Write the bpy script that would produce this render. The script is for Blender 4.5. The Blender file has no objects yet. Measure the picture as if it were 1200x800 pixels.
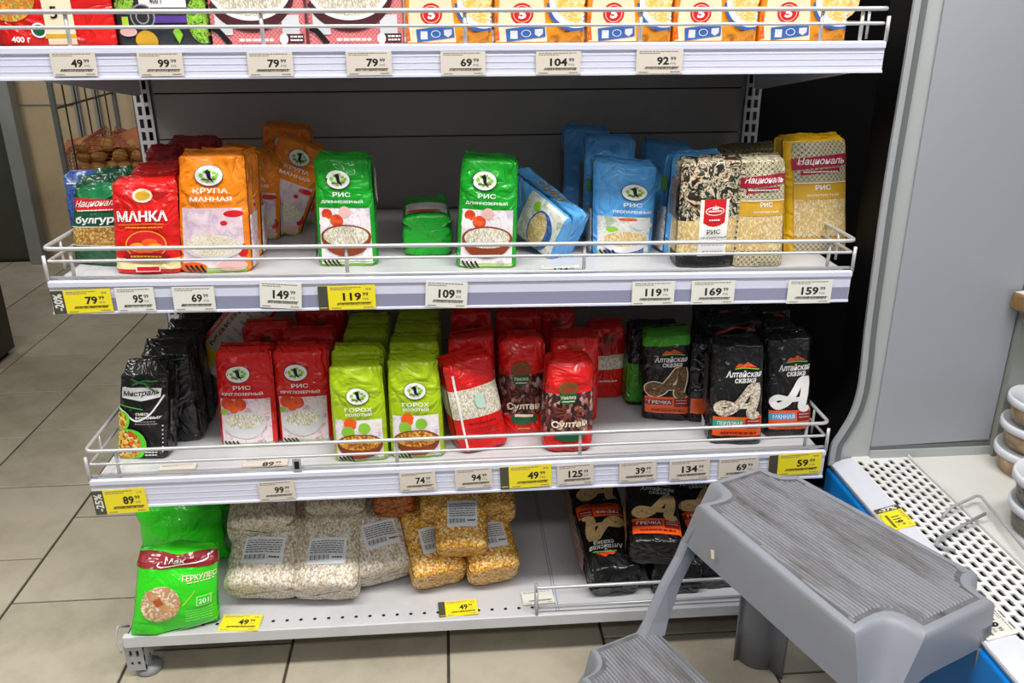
import bpy, bmesh, math, random
import numpy as np
from mathutils import Vector, Matrix
from mathutils.geometry import tessellate_polygon

S = bpy.context.scene
COL = S.collection
random.seed(7)
RNG = np.random.RandomState(11)

# ------------------------------------------------------------------ camera
cam_data = bpy.data.cameras.new('camera')
cam_data.sensor_width = 36.0
cam_data.lens = 29.957
cam_data.clip_start = 0.02
cam = bpy.data.objects.new('camera', cam_data)
COL.objects.link(cam)
pitch, yaw, roll = 0.37094, 0.07472, -0.00381
fw = Vector((math.sin(yaw)*math.cos(pitch), math.cos(yaw)*math.cos(pitch), -math.sin(pitch)))
rt = Vector((math.cos(yaw), -math.sin(yaw), 0))
upv = rt.cross(fw)
r2 = rt*math.cos(roll) + upv*math.sin(roll)
u2 = -rt*math.sin(roll) + upv*math.cos(roll)
cam.matrix_world = Matrix(((r2.x, u2.x, -fw.x, -0.0209), (r2.y, u2.y, -fw.y, -1.2732), (r2.z, u2.z, -fw.z, 1.1376), (0, 0, 0, 1)))
S.camera = cam

# ------------------------------------------------------------------ light
world = bpy.data.worlds.new('store_ambient')
S.world = world
world.use_nodes = True
world.node_tree.nodes['Background'].inputs[0].default_value = (0.93, 0.96, 1.0, 1)
world.node_tree.nodes['Background'].inputs[1].default_value = 0.175

def area(name, loc, size, energy, rot=(0, 0, 0), color=(1, 0.985, 0.96)):
    l = bpy.data.lights.new(name, 'AREA')
    l.shape = 'RECTANGLE'; l.size, l.size_y = size
    l.energy = energy; l.color = color
    o = bpy.data.objects.new(name, l); COL.objects.link(o)
    o.location = loc; o.rotation_euler = rot
    return o
# rows of ceiling lamps over the aisle in front of the shelves
area('ceiling_lamp_light', (0.1, -0.95, 2.75), (3.6, 0.30), 92)
area('ceiling_lamp_light', (0.1, -2.7, 2.75), (3.6, 0.30), 40)
area('ceiling_lamp_light', (-2.2, 0.9, 2.75), (0.25, 2.8), 36)
area('ceiling_lamp_light', (1.5, -1.0, 2.75), (0.25, 2.0), 14)

S.view_settings.view_transform = 'Standard'
S.view_settings.look = 'None'
S.view_settings.gamma = 1.0
S.view_settings.use_curve_mapping = False
S.view_settings.exposure = 0.11

# ------------------------------------------------------------------ materials
def lin(c):
    if isinstance(c, str):
        c = [int(c[i:i+2], 16)/255 for i in (0, 2, 4)]
    return tuple((x/12.92 if x <= 0.04045 else ((x+0.055)/1.055)**2.4) for x in c) + (1.0,)

class NT:
    def __init__(s, name):
        s.m = bpy.data.materials.new(name); s.m.use_nodes = True
        s.t = s.m.node_tree; s.b = s.t.nodes['Principled BSDF']
    def n(s, typ, **kw):
        nd = s.t.nodes.new(typ)
        for k, v in kw.items():
            if k.startswith('i_'):
                key = k[2:]; key = int(key) if key.isdigit() else key.replace('_', ' ')
                nd.inputs[key].default_value = v
            else: setattr(nd, k, v)
        return nd
    def l(s, a, b): s.t.links.new(a, b)
    def ramp(s, stops, interp='LINEAR'):
        r = s.n('ShaderNodeValToRGB'); cr = r.color_ramp; cr.interpolation = interp
        while len(cr.elements) < len(stops): cr.elements.new(0.5)
        for e, (p, c) in zip(cr.elements, stops): e.position = p; e.color = c if len(c) == 4 and not isinstance(c, str) else lin(c)
        return r
    def bump(s, height, strength, dist=0.001):
        b = s.n('ShaderNodeBump', i_Strength=strength, i_Distance=dist)
        s.l(height, b.inputs['Height']); s.l(b.outputs[0], s.b.inputs['Normal']); s.l(b.outputs[0], s.b.inputs['Coat Normal'])
    def obj(s):
        return s.n('ShaderNodeTexCoord').outputs['Object']

MATS = {}
def plain(name, col, rough=0.5, metal=0.0, spec=0.5):
    if name in MATS: return MATS[name]
    t = NT(name); t.b.inputs['Base Color'].default_value = lin(col)
    t.b.inputs['Roughness'].default_value = rough; t.b.inputs['Metallic'].default_value = metal
    t.b.inputs['Specular IOR Level'].default_value = spec
    MATS[name] = t.m; return t.m

def film(name, col, rough=0.5, crinkle=0.95, coat=0.7, var=0.0):
    'printed plastic film: glossy and finely crinkled'
    if name in MATS: return MATS[name]
    t = NT(name); b = t.b
    b.inputs['Base Color'].default_value = lin(col); b.inputs['Roughness'].default_value = rough
    b.inputs['Coat Weight'].default_value = coat; b.inputs['Coat Roughness'].default_value = 0.07
    b.inputs['Specular IOR Level'].default_value = .3
    nz = t.n('ShaderNodeTexNoise', i_Scale=17.0, i_Detail=2.5, i_Roughness=0.5, i_Distortion=1.4)
    t.l(t.obj(), nz.inputs['Vector'])
    rd = t.n('ShaderNodeMath', operation='SUBTRACT'); rd.inputs[1].default_value = .5; t.l(nz.outputs['Fac'], rd.inputs[0])
    ab = t.n('ShaderNodeMath', operation='ABSOLUTE'); t.l(rd.outputs[0], ab.inputs[0])
    t.bump(ab.outputs[0], crinkle, 0.017)
    MATS[name] = t.m; return t.m

def grain(name, cols, size=0.003, rough=0.45, bump=0.6, coat=0.0, stretch=1.0, edge=0.55):
    'many small grains, one colour per cell, darker in the gaps'
    if name in MATS: return MATS[name]
    t = NT(name); b = t.b
    mp = t.n('ShaderNodeMapping'); mp.inputs['Scale'].default_value = (1, 1, stretch); mp.inputs['Rotation'].default_value = (0.4, 0.5, 0.6)
    t.l(t.obj(), mp.inputs[0])
    v = t.n('ShaderNodeTexVoronoi', i_Scale=1.0/size); t.l(mp.outputs[0], v.inputs['Vector'])
    sep = t.n('ShaderNodeSeparateColor'); t.l(v.outputs['Color'], sep.inputs[0])
    n = len(cols)
    r = t.ramp([(i/n, c) for i, c in enumerate(cols)], 'CONSTANT'); t.l(sep.outputs[0], r.inputs[0])
    g = t.ramp([(0.35, (1, 1, 1, 1)), (0.85, (edge, edge, edge, 1))]); t.l(v.outputs['Distance'], g.inputs[0])
    mx = t.n('ShaderNodeMix', data_type='RGBA', blend_type='MULTIPLY'); mx.inputs[0].default_value = 1
    t.l(r.outputs[0], mx.inputs[6]); t.l(g.outputs[0], mx.inputs[7]); t.l(mx.outputs[2], b.inputs['Base Color'])
    inv = t.n('ShaderNodeMath', operation='SUBTRACT'); inv.inputs[0].default_value = 1; t.l(v.outputs['Distance'], inv.inputs[1])
    t.bump(inv.outputs[0], bump, size*0.5)
    b.inputs['Roughness'].default_value = rough
    b.inputs['Coat Weight'].default_value = coat; b.inputs['Coat Roughness'].default_value = 0.08
    MATS[name] = t.m; return t.m

def blotch(name, cols, scale=45, rough=0.3, coat=0.25, contrast=(0.25, 0.75), distort=1.0):
    'printed photograph seen as soft patches of colour'
    if name in MATS: return MATS[name]
    t = NT(name); b = t.b
    nz = t.n('ShaderNodeTexNoise', i_Scale=scale, i_Detail=3.0, i_Roughness=0.6, i_Distortion=distort); t.l(t.obj(), nz.inputs['Vector'])
    n = len(cols); a, c = contrast
    r = t.ramp([(a+(c-a)*i/(n-1), k) for i, k in enumerate(cols)]); t.l(nz.outputs['Fac'], r.inputs[0])
    t.l(r.outputs[0], b.inputs['Base Color']); b.inputs['Roughness'].default_value = rough
    b.inputs['Coat Weight'].default_value = coat; b.inputs['Coat Roughness'].default_value = 0.12
    MATS[name] = t.m; return t.m

def lattice(name, c1, c2, pitch=0.0075, axis=(0, 2)):
    'diamond lattice print'
    if name in MATS: return MATS[name]
    t = NT(name); b = t.b
    sx = t.n('ShaderNodeSeparateXYZ'); t.l(t.obj(), sx.inputs[0])
    def math_(op, a, bb):
        m = t.n('ShaderNodeMath', operation=op)
        for i, x in enumerate((a, bb)):
            if x is None: continue
            if isinstance(x, (int, float)): m.inputs[i].default_value = x
            else: t.l(x, m.inputs[i])
        return m.outputs[0]
    x, z, y = sx.outputs[0], sx.outputs[2], sx.outputs[1]
    h = math_('ADD', x, y)
    k = 2*math.pi/pitch
    cx = math_('COSINE', math_('MULTIPLY', h, k), None); cz = math_('COSINE', math_('MULTIPLY', z, k), None)
    p = math_('ADD', cx, cz)
    ab = math_('ABSOLUTE', p, None)
    r = t.ramp([(0.0, c1), (0.14, c1), (0.2, c2), (0.48, c2), (0.54, c1), (0.74, c1), (0.8, c2)], 'LINEAR')
    half = math_('MULTIPLY', ab, 0.5); t.l(half, r.inputs[0])
    t.l(r.outputs[0], b.inputs['Base Color']); b.inputs['Roughness'].default_value = 0.35
    b.inputs['Coat Weight'].default_value = 0.25; b.inputs['Coat Roughness'].default_value = 0.12
    MATS[name] = t.m; return t.m

def worn(name, col, col2, scale=12, rough=0.5, bumpk=0.0, contrast=(0.45, 0.7), spec=0.5, stretch=(1, 1, 1)):
    'base colour with faint dirt'
    if name in MATS: return MATS[name]
    t = NT(name); b = t.b
    mp = t.n('ShaderNodeMapping'); mp.inputs['Scale'].default_value = stretch; t.l(t.obj(), mp.inputs[0])
    nz = t.n('ShaderNodeTexNoise', i_Scale=scale, i_Detail=6.0, i_Roughness=0.65); t.l(mp.outputs[0], nz.inputs['Vector'])
    r = t.ramp([(contrast[0], col), (contrast[1], col2)]); t.l(nz.outputs['Fac'], r.inputs[0])
    t.l(r.outputs[0], b.inputs['Base Color']); b.inputs['Roughness'].default_value = rough
    b.inputs['Specular IOR Level'].default_value = spec
    if bumpk: t.bump(nz.outputs['Fac'], bumpk, 0.001)
    MATS[name] = t.m; return t.m

# ------------------------------------------------------------------ mesh building
class MB:
    def __init__(s): s.v = []; s.f = []; s.mi = []; s.mats = []
    def m(s, mat):
        if mat not in s.mats: s.mats.append(mat)
        return s.mats.index(mat)
    def add(s, vs, fs, mat):
        o = len(s.v); s.v.extend([tuple(p) for p in vs]); k = s.m(mat)
        for f in fs: s.f.append([o+i for i in f]); s.mi.append(k)
    def box(s, x0, x1, y0, y1, z0, z1, mat, mtx=None):
        vs = [(x, y, z) for z in (z0, z1) for y in (y0, y1) for x in (x0, x1)]
        if mtx: vs = [mtx @ Vector(p) for p in vs]
        s.add(vs, [(0, 2, 3, 1), (4, 5, 7, 6), (0, 1, 5, 4), (2, 6, 7, 3), (0, 4, 6, 2), (1, 3, 7, 5)], mat)
    def extrude_x(s, prof, x0, x1, mat):
        'closed profile of (y,z) swept along x'
        n = len(prof)
        vs = [(x0, y, z) for y, z in prof] + [(x1, y, z) for y, z in prof]
        fs = [(i, (i+1) % n, n+(i+1) % n, n+i) for i in range(n)]
        tri = tessellate_polygon([[Vector((y, z, 0)) for y, z in prof]])
        fs += [tuple(t) for t in tri] + [tuple(n+i for i in reversed(t)) for t in tri]
        s.add(vs, fs, mat)
    def prism(s, poly, d0, d1, mat, axis='y'):
        'closed polygon (a,b) given thickness along an axis'
        n = len(poly)
        def p(a, b, d): return (a, d, b) if axis == 'y' else ((d, a, b) if axis == 'x' else (a, b, d))
        vs = [p(a, b, d0) for a, b in poly] + [p(a, b, d1) for a, b in poly]
        tri = tessellate_polygon([[Vector((a, b, 0)) for a, b in poly]])
        fs = [tuple(t) for t in tri] + [tuple(n+i for i in reversed(t)) for t in tri]
        fs += [(i, (i+1) % n, n+(i+1) % n, n+i) for i in range(n)]
        s.add(vs, fs, mat)
    def tube(s, path, r, mat, seg=8, cap=True):
        P = [Vector(p) for p in path]; n = len(P); vs = []; fs = []
        prev = None
        for i, p in enumerate(P):
            t = (P[min(i+1, n-1)] - P[max(i-1, 0)]).normalized()
            if prev is None:
                a = t.orthogonal().normalized()
            else:
                a = (prev - t*prev.dot(t)).normalized()
            prev = a; b = t.cross(a)
            for k in range(seg):
                an = 2*math.pi*k/seg
                vs.append(p + a*(r*math.cos(an)) + b*(r*math.sin(an)))
        for i in range(n-1):
            for k in range(seg):
                fs.append((i*seg+k, i*seg+(k+1) % seg, (i+1)*seg+(k+1) % seg, (i+1)*seg+k))
        if cap: fs += [tuple(reversed(range(seg))), tuple((n-1)*seg+k for k in range(seg))]
        s.add(vs, fs, mat)
    def lathe(s, prof, mat, seg=32, c=(0, 0, 0)):
        vs = []; fs = []; n = len(prof)
        for r, z in prof:
            for k in range(seg):
                a = 2*math.pi*k/seg; vs.append((c[0]+r*math.cos(a), c[1]+r*math.sin(a), c[2]+z))
        for i in range(n-1):
            for k in range(seg):
                fs.append((i*seg+k, i*seg+(k+1) % seg, (i+1)*seg+(k+1) % seg, (i+1)*seg+k))
        fs += [tuple(reversed(range(seg))), tuple((n-1)*seg+k for k in range(seg))]
        s.add(vs, fs, mat)
    def build(s, name, parent=None, smooth=False, bevel=0.0, fix=False):
        me = bpy.data.meshes.new(name)
        me.from_pydata([tuple(p) for p in s.v], [], s.f)
        for m in s.mats: me.materials.append(m)
        me.polygons.foreach_set('material_index', s.mi)
        if smooth: me.polygons.foreach_set('use_smooth', [True]*len(me.polygons))
        if fix:
            bm = bmesh.new(); bm.from_mesh(me); bmesh.ops.recalc_face_normals(bm, faces=bm.faces); bm.to_mesh(me); bm.free()
        me.update()
        o = bpy.data.objects.new(name, me); COL.objects.link(o)
        if parent: o.parent = parent
        if bevel:
            md = o.modifiers.new('bevel', 'BEVEL'); md.width = bevel; md.segments = 2; md.limit_method = 'ANGLE'; md.angle_limit = 0.7
            md.harden_normals = False
        return o

def tag(o, label=None, cat=None, group=None, kind=None):
    if label: o['label'] = label
    if cat: o['category'] = cat
    if group: o['group'] = group
    if kind: o['kind'] = kind
    return o
def thing(name, label, cat, loc=(0, 0, 0), rot=(0, 0, 0), group=None):
    o = bpy.data.objects.new(name, None); COL.objects.link(o)
    o.empty_display_size = 0.05; o.location = loc; o.rotation_euler = rot
    return tag(o, label, cat, group)
def rounded_path(pts, r, n=5):
    'polyline with its corners rounded'
    P = [Vector(p) for p in pts]; out = [P[0]]
    for i in range(1, len(P)-1):
        a = (P[i-1]-P[i]); b = (P[i+1]-P[i]); k = min(r, a.length*0.45, b.length*0.45)
        p0 = P[i]+a.normalized()*k; p1 = P[i]+b.normalized()*k
        for j in range(n+1):
            t = j/n; out.append(p0*(1-t)**2 + P[i]*2*t*(1-t) + p1*t*t)
    out.append(P[-1]); return out
# ------------------------------------------------------------------ flat print
# Print is described in face coordinates: s runs 0..1 left to right, t runs 0..1 bottom to top.
TEXTS = {}
def R(part, s0, s1, t0, t1, mat, face='F', nx=None, ny=None): return (part, 'R', (s0, s1, t0, t1, nx, ny), mat, face)
def El(part, cs, ct, rs, rt, mat, face='F', a0=0, a1=360): return (part, 'E', (cs, ct, rs, rt, a0, a1), mat, face)
def G(part, pts, mat, face='F'): return (part, 'G', pts, mat, face)
def T(part, text, s0, s1, t0, t1, mat, face='F', shear=0.0, bold=0.012, up=False):
    TEXTS.setdefault((text, bold), None)
    return (part, 'T', (text, s0, s1, t0, t1, shear, bold, up), mat, face)
def K(part, pts, width, mat, face='F'): return (part, 'K', (pts, width), mat, face)

def make_texts():
    objs = []
    for key in TEXTS:
        c = bpy.data.curves.new('lettering', 'FONT'); c.body = key[0]; c.offset = key[1]; c.resolution_u = 2
        o = bpy.data.objects.new('lettering', c); COL.objects.link(o); objs.append((key, o, c))
    dg = bpy.context.evaluated_depsgraph_get(); dg.update()
    for key, o, c in objs:
        me = o.evaluated_get(dg).to_mesh()
        v = np.array([p.co[:2] for p in me.vertices]) if len(me.vertices) else np.zeros((1, 2))
        f = [list(p.vertices) for p in me.polygons]
        lo, hi = v.min(0), v.max(0); TEXTS[key] = ((v-lo)/np.maximum(hi-lo, 1e-6), f)
        o.evaluated_get(dg).to_mesh_clear()
    for key, o, c in objs:
        bpy.data.objects.remove(o); bpy.data.curves.remove(c)

def subdivide(vs, fs, asp, lim=.06):
    'splits long triangles so that flat print can follow a bulging face'
    vs = list(vs); todo = [tuple(f) for f in fs]; done = []
    while todo:
        f = todo.pop()
        L = [((vs[f[i]][0]-vs[f[(i+1) % 3]][0])**2+((vs[f[i]][1]-vs[f[(i+1) % 3]][1])*asp)**2)**.5 for i in range(3)]
        m = max(L)
        if m < lim or len(vs) > 1500: done.append(f); continue
        i = L.index(m); a, b, c = f[i], f[(i+1) % 3], f[(i+2) % 3]
        vs.append(((vs[a][0]+vs[b][0])/2, (vs[a][1]+vs[b][1])/2)); n = len(vs)-1
        todo += [(a, n, c), (n, b, c)]
    return vs, done

def flat(el, asp):
    part, ty, a, mat, face = el
    if ty == 'R':
        s0, s1, t0, t1, nx, ny = a
        nx = nx or max(1, int(abs(s1-s0)*20)); ny = ny or max(1, int(abs(t1-t0)*24))
        vs = [(s0+(s1-s0)*i/nx, t0+(t1-t0)*j/ny) for j in range(ny+1) for i in range(nx+1)]
        fs = [(j*(nx+1)+i, j*(nx+1)+i+1, (j+1)*(nx+1)+i+1, (j+1)*(nx+1)+i) for j in range(ny) for i in range(nx)]
        return vs, fs
    if ty == 'E':
        cs, ct, rs, rt, a0, a1 = a; n = 32 if rs > .15 else 20; rings = 7 if rs > .15 else 3
        vs = [(cs, ct)]; fs = []
        for k in range(1, rings+1):
            for i in range(n+1):
                an = math.radians(a0+(a1-a0)*i/n); vs.append((cs+rs*k/rings*math.cos(an), ct+rt*k/rings*math.sin(an)))
        for i in range(n):
            fs.append((0, 1+i, 2+i))
            for k in range(rings-1):
                o = 1+k*(n+1); p = o+n+1; fs.append((o+i, p+i, p+i+1, o+i+1))
        return vs, fs
    if ty == 'G':
        tri = tessellate_polygon([[Vector((x, y*asp, 0)) for x, y in a]])
        out = []
        for t in tri:
            (x0, y0), (x1, y1), (x2, y2) = [a[i] for i in t]
            out.append(tuple(t) if (x1-x0)*(y2-y0)-(x2-x0)*(y1-y0) > 0 else tuple(reversed(t)))
        return subdivide(list(a), out, asp)
    if ty == 'T':
        text, s0, s1, t0, t1, sh, bold, up = a
        v, f = TEXTS[(text, bold)]
        if up:   # reading upwards
            return [(s1-(s1-s0)*y, t0+(t1-t0)*x) for x, y in v], f
        return [(s0+(s1-s0)*x+sh*y*(s1-s0), t0+(t1-t0)*y) for x, y in v], f
    if ty == 'K':
        pts, w = a; P = [Vector((p[0], p[1]*asp)) for p in pts]; W = [(p[2] if len(p) > 2 else 1)*w/2 for p in pts]
        # smooth the line
        Q = []; WW = []
        for i in range(len(P)-1):
            p0 = P[max(i-1, 0)]; p1 = P[i]; p2 = P[i+1]; p3 = P[min(i+2, len(P)-1)]
            for j in range(5):
                t = j/5
                Q.append(0.5*((2*p1)+(p2-p0)*t+(2*p0-5*p1+4*p2-p3)*t*t+(3*p1-p0-3*p2+p3)*t**3)); WW.append(W[i]*(1-t)+W[i+1]*t)
        Q.append(P[-1]); WW.append(W[-1])
        vs = []
        for i, q in enumerate(Q):
            d = (Q[min(i+1, len(Q)-1)]-Q[max(i-1, 0)]).normalized(); nrm = Vector((-d.y, d.x))
            for sg in (1, -1):
                p = q+nrm*(sg*WW[i]); vs.append((p.x, p.y/asp))
        return vs, [(2*i, 2*i+1, 2*i+3, 2*i+2) for i in range(len(Q)-1)]

def print_parts(els, asp, fmap, parent, lift=0.00012, base=0.0007, top=0.0005):
    'builds one mesh per named printed part; fmap(face, s, t, offset) gives the 3D points'
    groups = {}
    for i, el in enumerate(els):
        vs, fs = flat(el, asp)
        a = np.array(vs, float)
        pts = fmap(el[4], a[:, 0], a[:, 1], base+lift*i+(top if el[1] in 'TK' else 0))
        groups.setdefault((el[0], el[4]), MB()).add(pts.tolist(), fs, el[3])
    return {k: mb.build(k[0], parent) for k, mb in groups.items()}

def plate_map(w, h):
    def f(face, s, t, off): return np.stack([(s-.5)*w, -off*np.ones_like(s), (t-.5)*h], 1)
    return f

# ------------------------------------------------------------------ packets
class Shape:
    'a filled packet: front face at y<0 side, base at z=0, standing upright'
    def __init__(s, quad, d, lean, style, seed):
        s.tlx, s.tlz, s.trx, s.trz, s.brx, s.blx = quad
        s.d = d; s.k = lean; s.st = style
        s.h = (s.tlz+s.trz)/2; s.w = (s.brx-s.blx+s.trx-s.tlx)/2
        r = np.random.RandomState(seed); s.n = style.get('n', 6.0)
        s.wr = [(r.uniform(-5, 5), r.uniform(-9, 9), r.uniform(0, 6.28), r.uniform(.4, 1)) for _ in range(5)]
        s.wd = [(r.uniform(2, 7)*r.choice([-1, 1]), r.uniform(6, 15), r.uniform(0, 6.28), r.uniform(.3, .9)) for _ in range(4)]
        s.dent = r.uniform(-.3, .3)
    def bfront(s, a):
        return .5-.5*np.clip(1-np.abs(a)**s.n, 0, 1)**(1/s.n)
    def aside(s, b):
        return np.clip(1-np.abs(2*b-1)**s.n, 0, 1)**(1/s.n)
    def M(s, a, b, v, extra=0.0):
        a, b, v = [np.asarray(x, float)*np.ones(np.broadcast(a, b, v).shape) for x in (a, b, v)]
        st = s.st; rb = st.get('rb', .006); rtp = st.get('rt', .0045)
        eb = np.clip(1-v*s.h/rb, 0, 1); et = np.clip(1-(1-v)*s.h/rtp, 0, 1)
        ins = rb*(1-np.sqrt(1-eb**2*.999)) + rtp*(1-np.sqrt(1-et**2*.999))
        sx = 1-ins/(s.w/2); sd = 1-2*ins/s.d
        pillow = st.get('pillow', 0)
        if pillow:
            dp = .05+.95*np.sin(np.pi*np.clip(v, 0, 1))**.5*(1-.15*np.abs(a)**4)
            sx = sx*(1-.05*np.sin(np.pi*v))
        else:
            dp = 1-.16*np.clip((v-.62)/.38, 0, 1)**2*st.get('taper', 1)
        aa = a*sx; bb = .5+(b-.5)*sd*dp
        xl = s.blx+(s.tlx-s.blx)*v; xr = s.brx+(s.trx-s.brx)*v
        x = (xl+xr)/2+aa*(xr-xl)/2
        zt = s.tlz+(s.trz-s.tlz)*(aa+1)/2
        z = zt*v
        side = (1-2*b)
        y = s.d*bb+s.k*z
        B = st.get('bulge', .004)
        bl = B*np.cos(aa*np.pi/2)*np.sin(np.pi*np.clip(v, .02, .98))**.7
        w = np.zeros_like(v)
        for ka, kv, ph, am in s.wr: w += am*(1-np.abs(np.sin(ka*a+kv*v+ph+.6*np.sin(3*v+a))))
        w2 = np.zeros_like(v)
        for ka, kv, ph, am in s.wd: w2 += am*np.sin(ka*a+kv*v*2+ph)
        env = .35+1.3*np.clip((v-.72)/.28, 0, 1)+.5*np.clip((.12-v)/.12, 0, 1)
        amp = st.get('wrinkle', .0013)*1.6
        y = y-side*(bl+amp*env*w*.8+amp*.45*env*w2)
        fold = np.exp(-(((1-v)-.42*(1-np.abs(a)))/.018)**2)*np.clip((np.abs(a)-.35)/.3, 0, 1) + .6*np.exp(-(((1-v)-.075-.02*np.sin(4*a+s.dent*9))/.012)**2)
        y = y+side*fold*st.get('fold', .0016)
        # side gussets fold in a little near the top
        gus = st.get('gusset', .004)*np.clip((v-.55)/.45, 0, 1)*(1-np.abs(side))
        x = x-np.sign(a)*gus*(np.abs(a) > .6)*(np.abs(a)-.6)/.4 + np.sign(a)*amp*.5*env*w2*(1-np.abs(side))
        return np.stack([x, y, z], -1)
    def fmap(s, face, ss, t, off):
        if face == 'F':
            a = 2*ss-1; p = s.M(a, s.bfront(a), t); p[:, 1] -= off
        elif face == 'L':
            b = 1-ss; p = s.M(-s.aside(b), b, t); p[:, 0] -= off
        else:
            b = ss; p = s.M(s.aside(b), b, t); p[:, 0] += off
        return p
    def body(s, mat, zones, parent, name):
        af = np.concatenate([[-.985, -.95], np.linspace(-.88, .88, 17), [.95, .985]]); bs = np.array([.16, .35, .5, .65, .84])
        ra = np.concatenate([af, s.aside(bs), af[::-1], -s.aside(bs)])
        rb = np.concatenate([s.bfront(af), bs, 1-s.bfront(af), bs[::-1]])
        N = len(ra); st = s.st
        r1 = st.get('rb', .006)/s.h; r2_ = st.get('rt', .0045)/s.h
        lv = set([0, r1*.15, r1*.45, r1, 1-r2_, 1-r2_*.5, 1-r2_*.18, 1.0]) | set(np.linspace(r1, 1-r2_, 27).tolist())
        for z0, z1, m in zones: lv |= {z0, z1}
        lv = sorted(lv); lv = [x for i, x in enumerate(lv) if i == 0 or x-lv[i-1] > 1e-4]
        mb = MB(); idx = mb.m(mat); zi = [mb.m(z[2]) for z in zones]
        vs = []
        for v in lv: vs.append(s.M(ra, rb, np.full(N, v)))
        nl = len(lv)
        faces = []; mi = []
        def zm(v):
            for (z0, z1, m), k in zip(zones, zi):
                if z0 <= v < z1: return k
            return idx
        for j in range(nl-1):
            k = zm((lv[j]+lv[j+1])/2)
            for i in range(N):
                faces.append((j*N+i, j*N+(i+1) % N, (j+1)*N+(i+1) % N, (j+1)*N+i)); mi.append(k)
        # closing rings: flat base, folded top with a low ridge
        def cap(base_ring, rings, up):
            nonlocal nl
            prev = base_ring; k = zm(lv[0] if not up else lv[-1]-1e-6)
            for ring in rings:
                vs.append(ring); cur = nl*N; nl += 1
                for i in range(N):
                    q = (prev+i, prev+(i+1) % N, cur+(i+1) % N, cur+i)
                    faces.append(q if up else tuple(reversed(q))); mi.append(k)
                prev = cur
            q = tuple(prev+i for i in range(N)); faces.append(q if up else tuple(reversed(q))); mi.append(k)
        top = vs[nl-1]; c = top.mean(0); rg = st.get('ridge', .004)
        def shr(ring, fx, fy, dz):
            cc = ring.mean(0); o = ring.copy(); o[:, 0] = cc[0]+(o[:, 0]-cc[0])*fx; o[:, 1] = cc[1]+(o[:, 1]-cc[1])*fy
            o[:, 2] = o[:, 2]+dz; return o
        jit = RNG.normal(0, 1, (N,))
        t1 = shr(top, .985, .62, rg*.55); t1[:, 2] += jit*.0005
        t2 = shr(top, .97, .22, rg*.95); t2[:, 2] += jit[::-1]*.0005
        bot = vs[0]
        cap((nl-1)*N, [t1, t2], True)
        cap(0, [shr(bot, .6, .6, .0004)], False)
        V = np.concatenate(vs)
        mb.v = V.tolist(); mb.f = faces; mb.mi = mi
        s.top_ring = top; s.rg = rg
        return mb.build(name, parent, smooth=True)
    def seal(s, mat, parent, seed=0):
        'crimped seam folded down on the top of the packet'
        r = random.Random(seed); mb = MB(); n = 16
        top = s.top_ring; x0, x1 = top[:, 0].min(), top[:, 0].max(); xm = (x0+x1)/2; hw = (x1-x0)/2*.985
        ym = top[:, 1].mean(); fall = r.uniform(.010, .016)*(1 if s.st.get('sealback', 1) else -1)
        rows = []
        for j in range(4):
            row = []
            for i in range(n+1):
                u = i/n*2-1; x = xm+u*hw
                zt = np.interp(x, [x0, x1], [s.tlz, s.trz])+s.rg*.95
                q = j/3
                row.append((x, ym+fall*q+s.d*.02, zt+.0035*math.sin(q*2.6)*(1+.3*math.sin(5*u+seed))-.003*q+.0006*math.sin(i*2.1+j)))
            rows.append(row)
        vs = [p for row in rows for p in row]; m = n+1
        fs = [(j*m+i, j*m+i+1, (j+1)*m+i+1, (j+1)*m+i) for j in range(3) for i in range(n)]
        off = len(vs); vs += [(p[0], p[1], p[2]+.0008) for p in vs]
        fs += [tuple(off+i for i in reversed(f)) for f in fs]
        mb.add(vs, fs, mat); return mb.build('top_seal', parent, smooth=True)

# ------------------------------------------------------------------ colours of the print
white = film('white_print', 'f2f1ee', crinkle=.1)
black = film('black_print', '0b0b0d', crinkle=.1)
cream = film('cream_print', 'efe2c0', crinkle=.1)
greyp = film('grey_print', '9a9a9c', crinkle=.1)
F_orange = film('orange_film', 'f98a08'); F_green = film('green_film', '06a21f'); F_lime = film('lime_film', 'a9c80a')
F_red = film('red_film', 'd90f0a'); F_blue = film('blue_film', '5aadf0'); F_black = film('black_film', '08080a')
F_redd = film('deep_red_film', 'b01018'); F_darkgreen = film('dark_green_film', '0c5a35'); F_navy = film('navy_film', '1d3f92')
F_neon = film('neon_green_film', '2fdc12', crinkle=.5); F_yellow = film('yellow_film', 'eab308'); F_crimson = film('crimson_print', '9c1230', crinkle=.1)
P_tomato = blotch('tomato_print', ['c22a12', 'e0471c', 'f07a3c'], 60); P_orange = film('orange_print', 'ee5b17', crinkle=.1); P_leaf = film('leaf_print', '8cc63a', crinkle=.1)
P_dkred = film('dark_red_print', '8e0d12', crinkle=.1); P_brown = film('clay_print', '8a3a1c', crinkle=.1); P_gold = film('gold_print', 'd6a52b', crinkle=.1)
P_sky = film('sky_print', '4aa3d6', crinkle=.1); P_pale = film('pale_grey_print', 'd9d9dc', crinkle=.1); P_lilac = film('violet_print', '5b3f9a', crinkle=.1)
P_dgreen = film('deep_green_print', '0d5b35', crinkle=.1); P_bluep = film('blue_print', '3560a8', crinkle=.1); P_red = film('red_print', 'd3161c', crinkle=.1)
P_pink = film('pink_print', 'e9b8b4', crinkle=.1); P_yel = film('yellow_print', 'ffd92a', crinkle=.1); P_limepr = film('bright_green_print', '5fd427', crinkle=.1)
g_rice = grain('rice_grain', ['efe9d6', 'e4d9bb', 'f6f2e6', 'd8ccae'], .0022, coat=.3, stretch=.5)
g_semo = grain('semolina_grain', ['f4edd2', 'efe3bd', 'faf6e4'], .0016, bump=.3)
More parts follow.
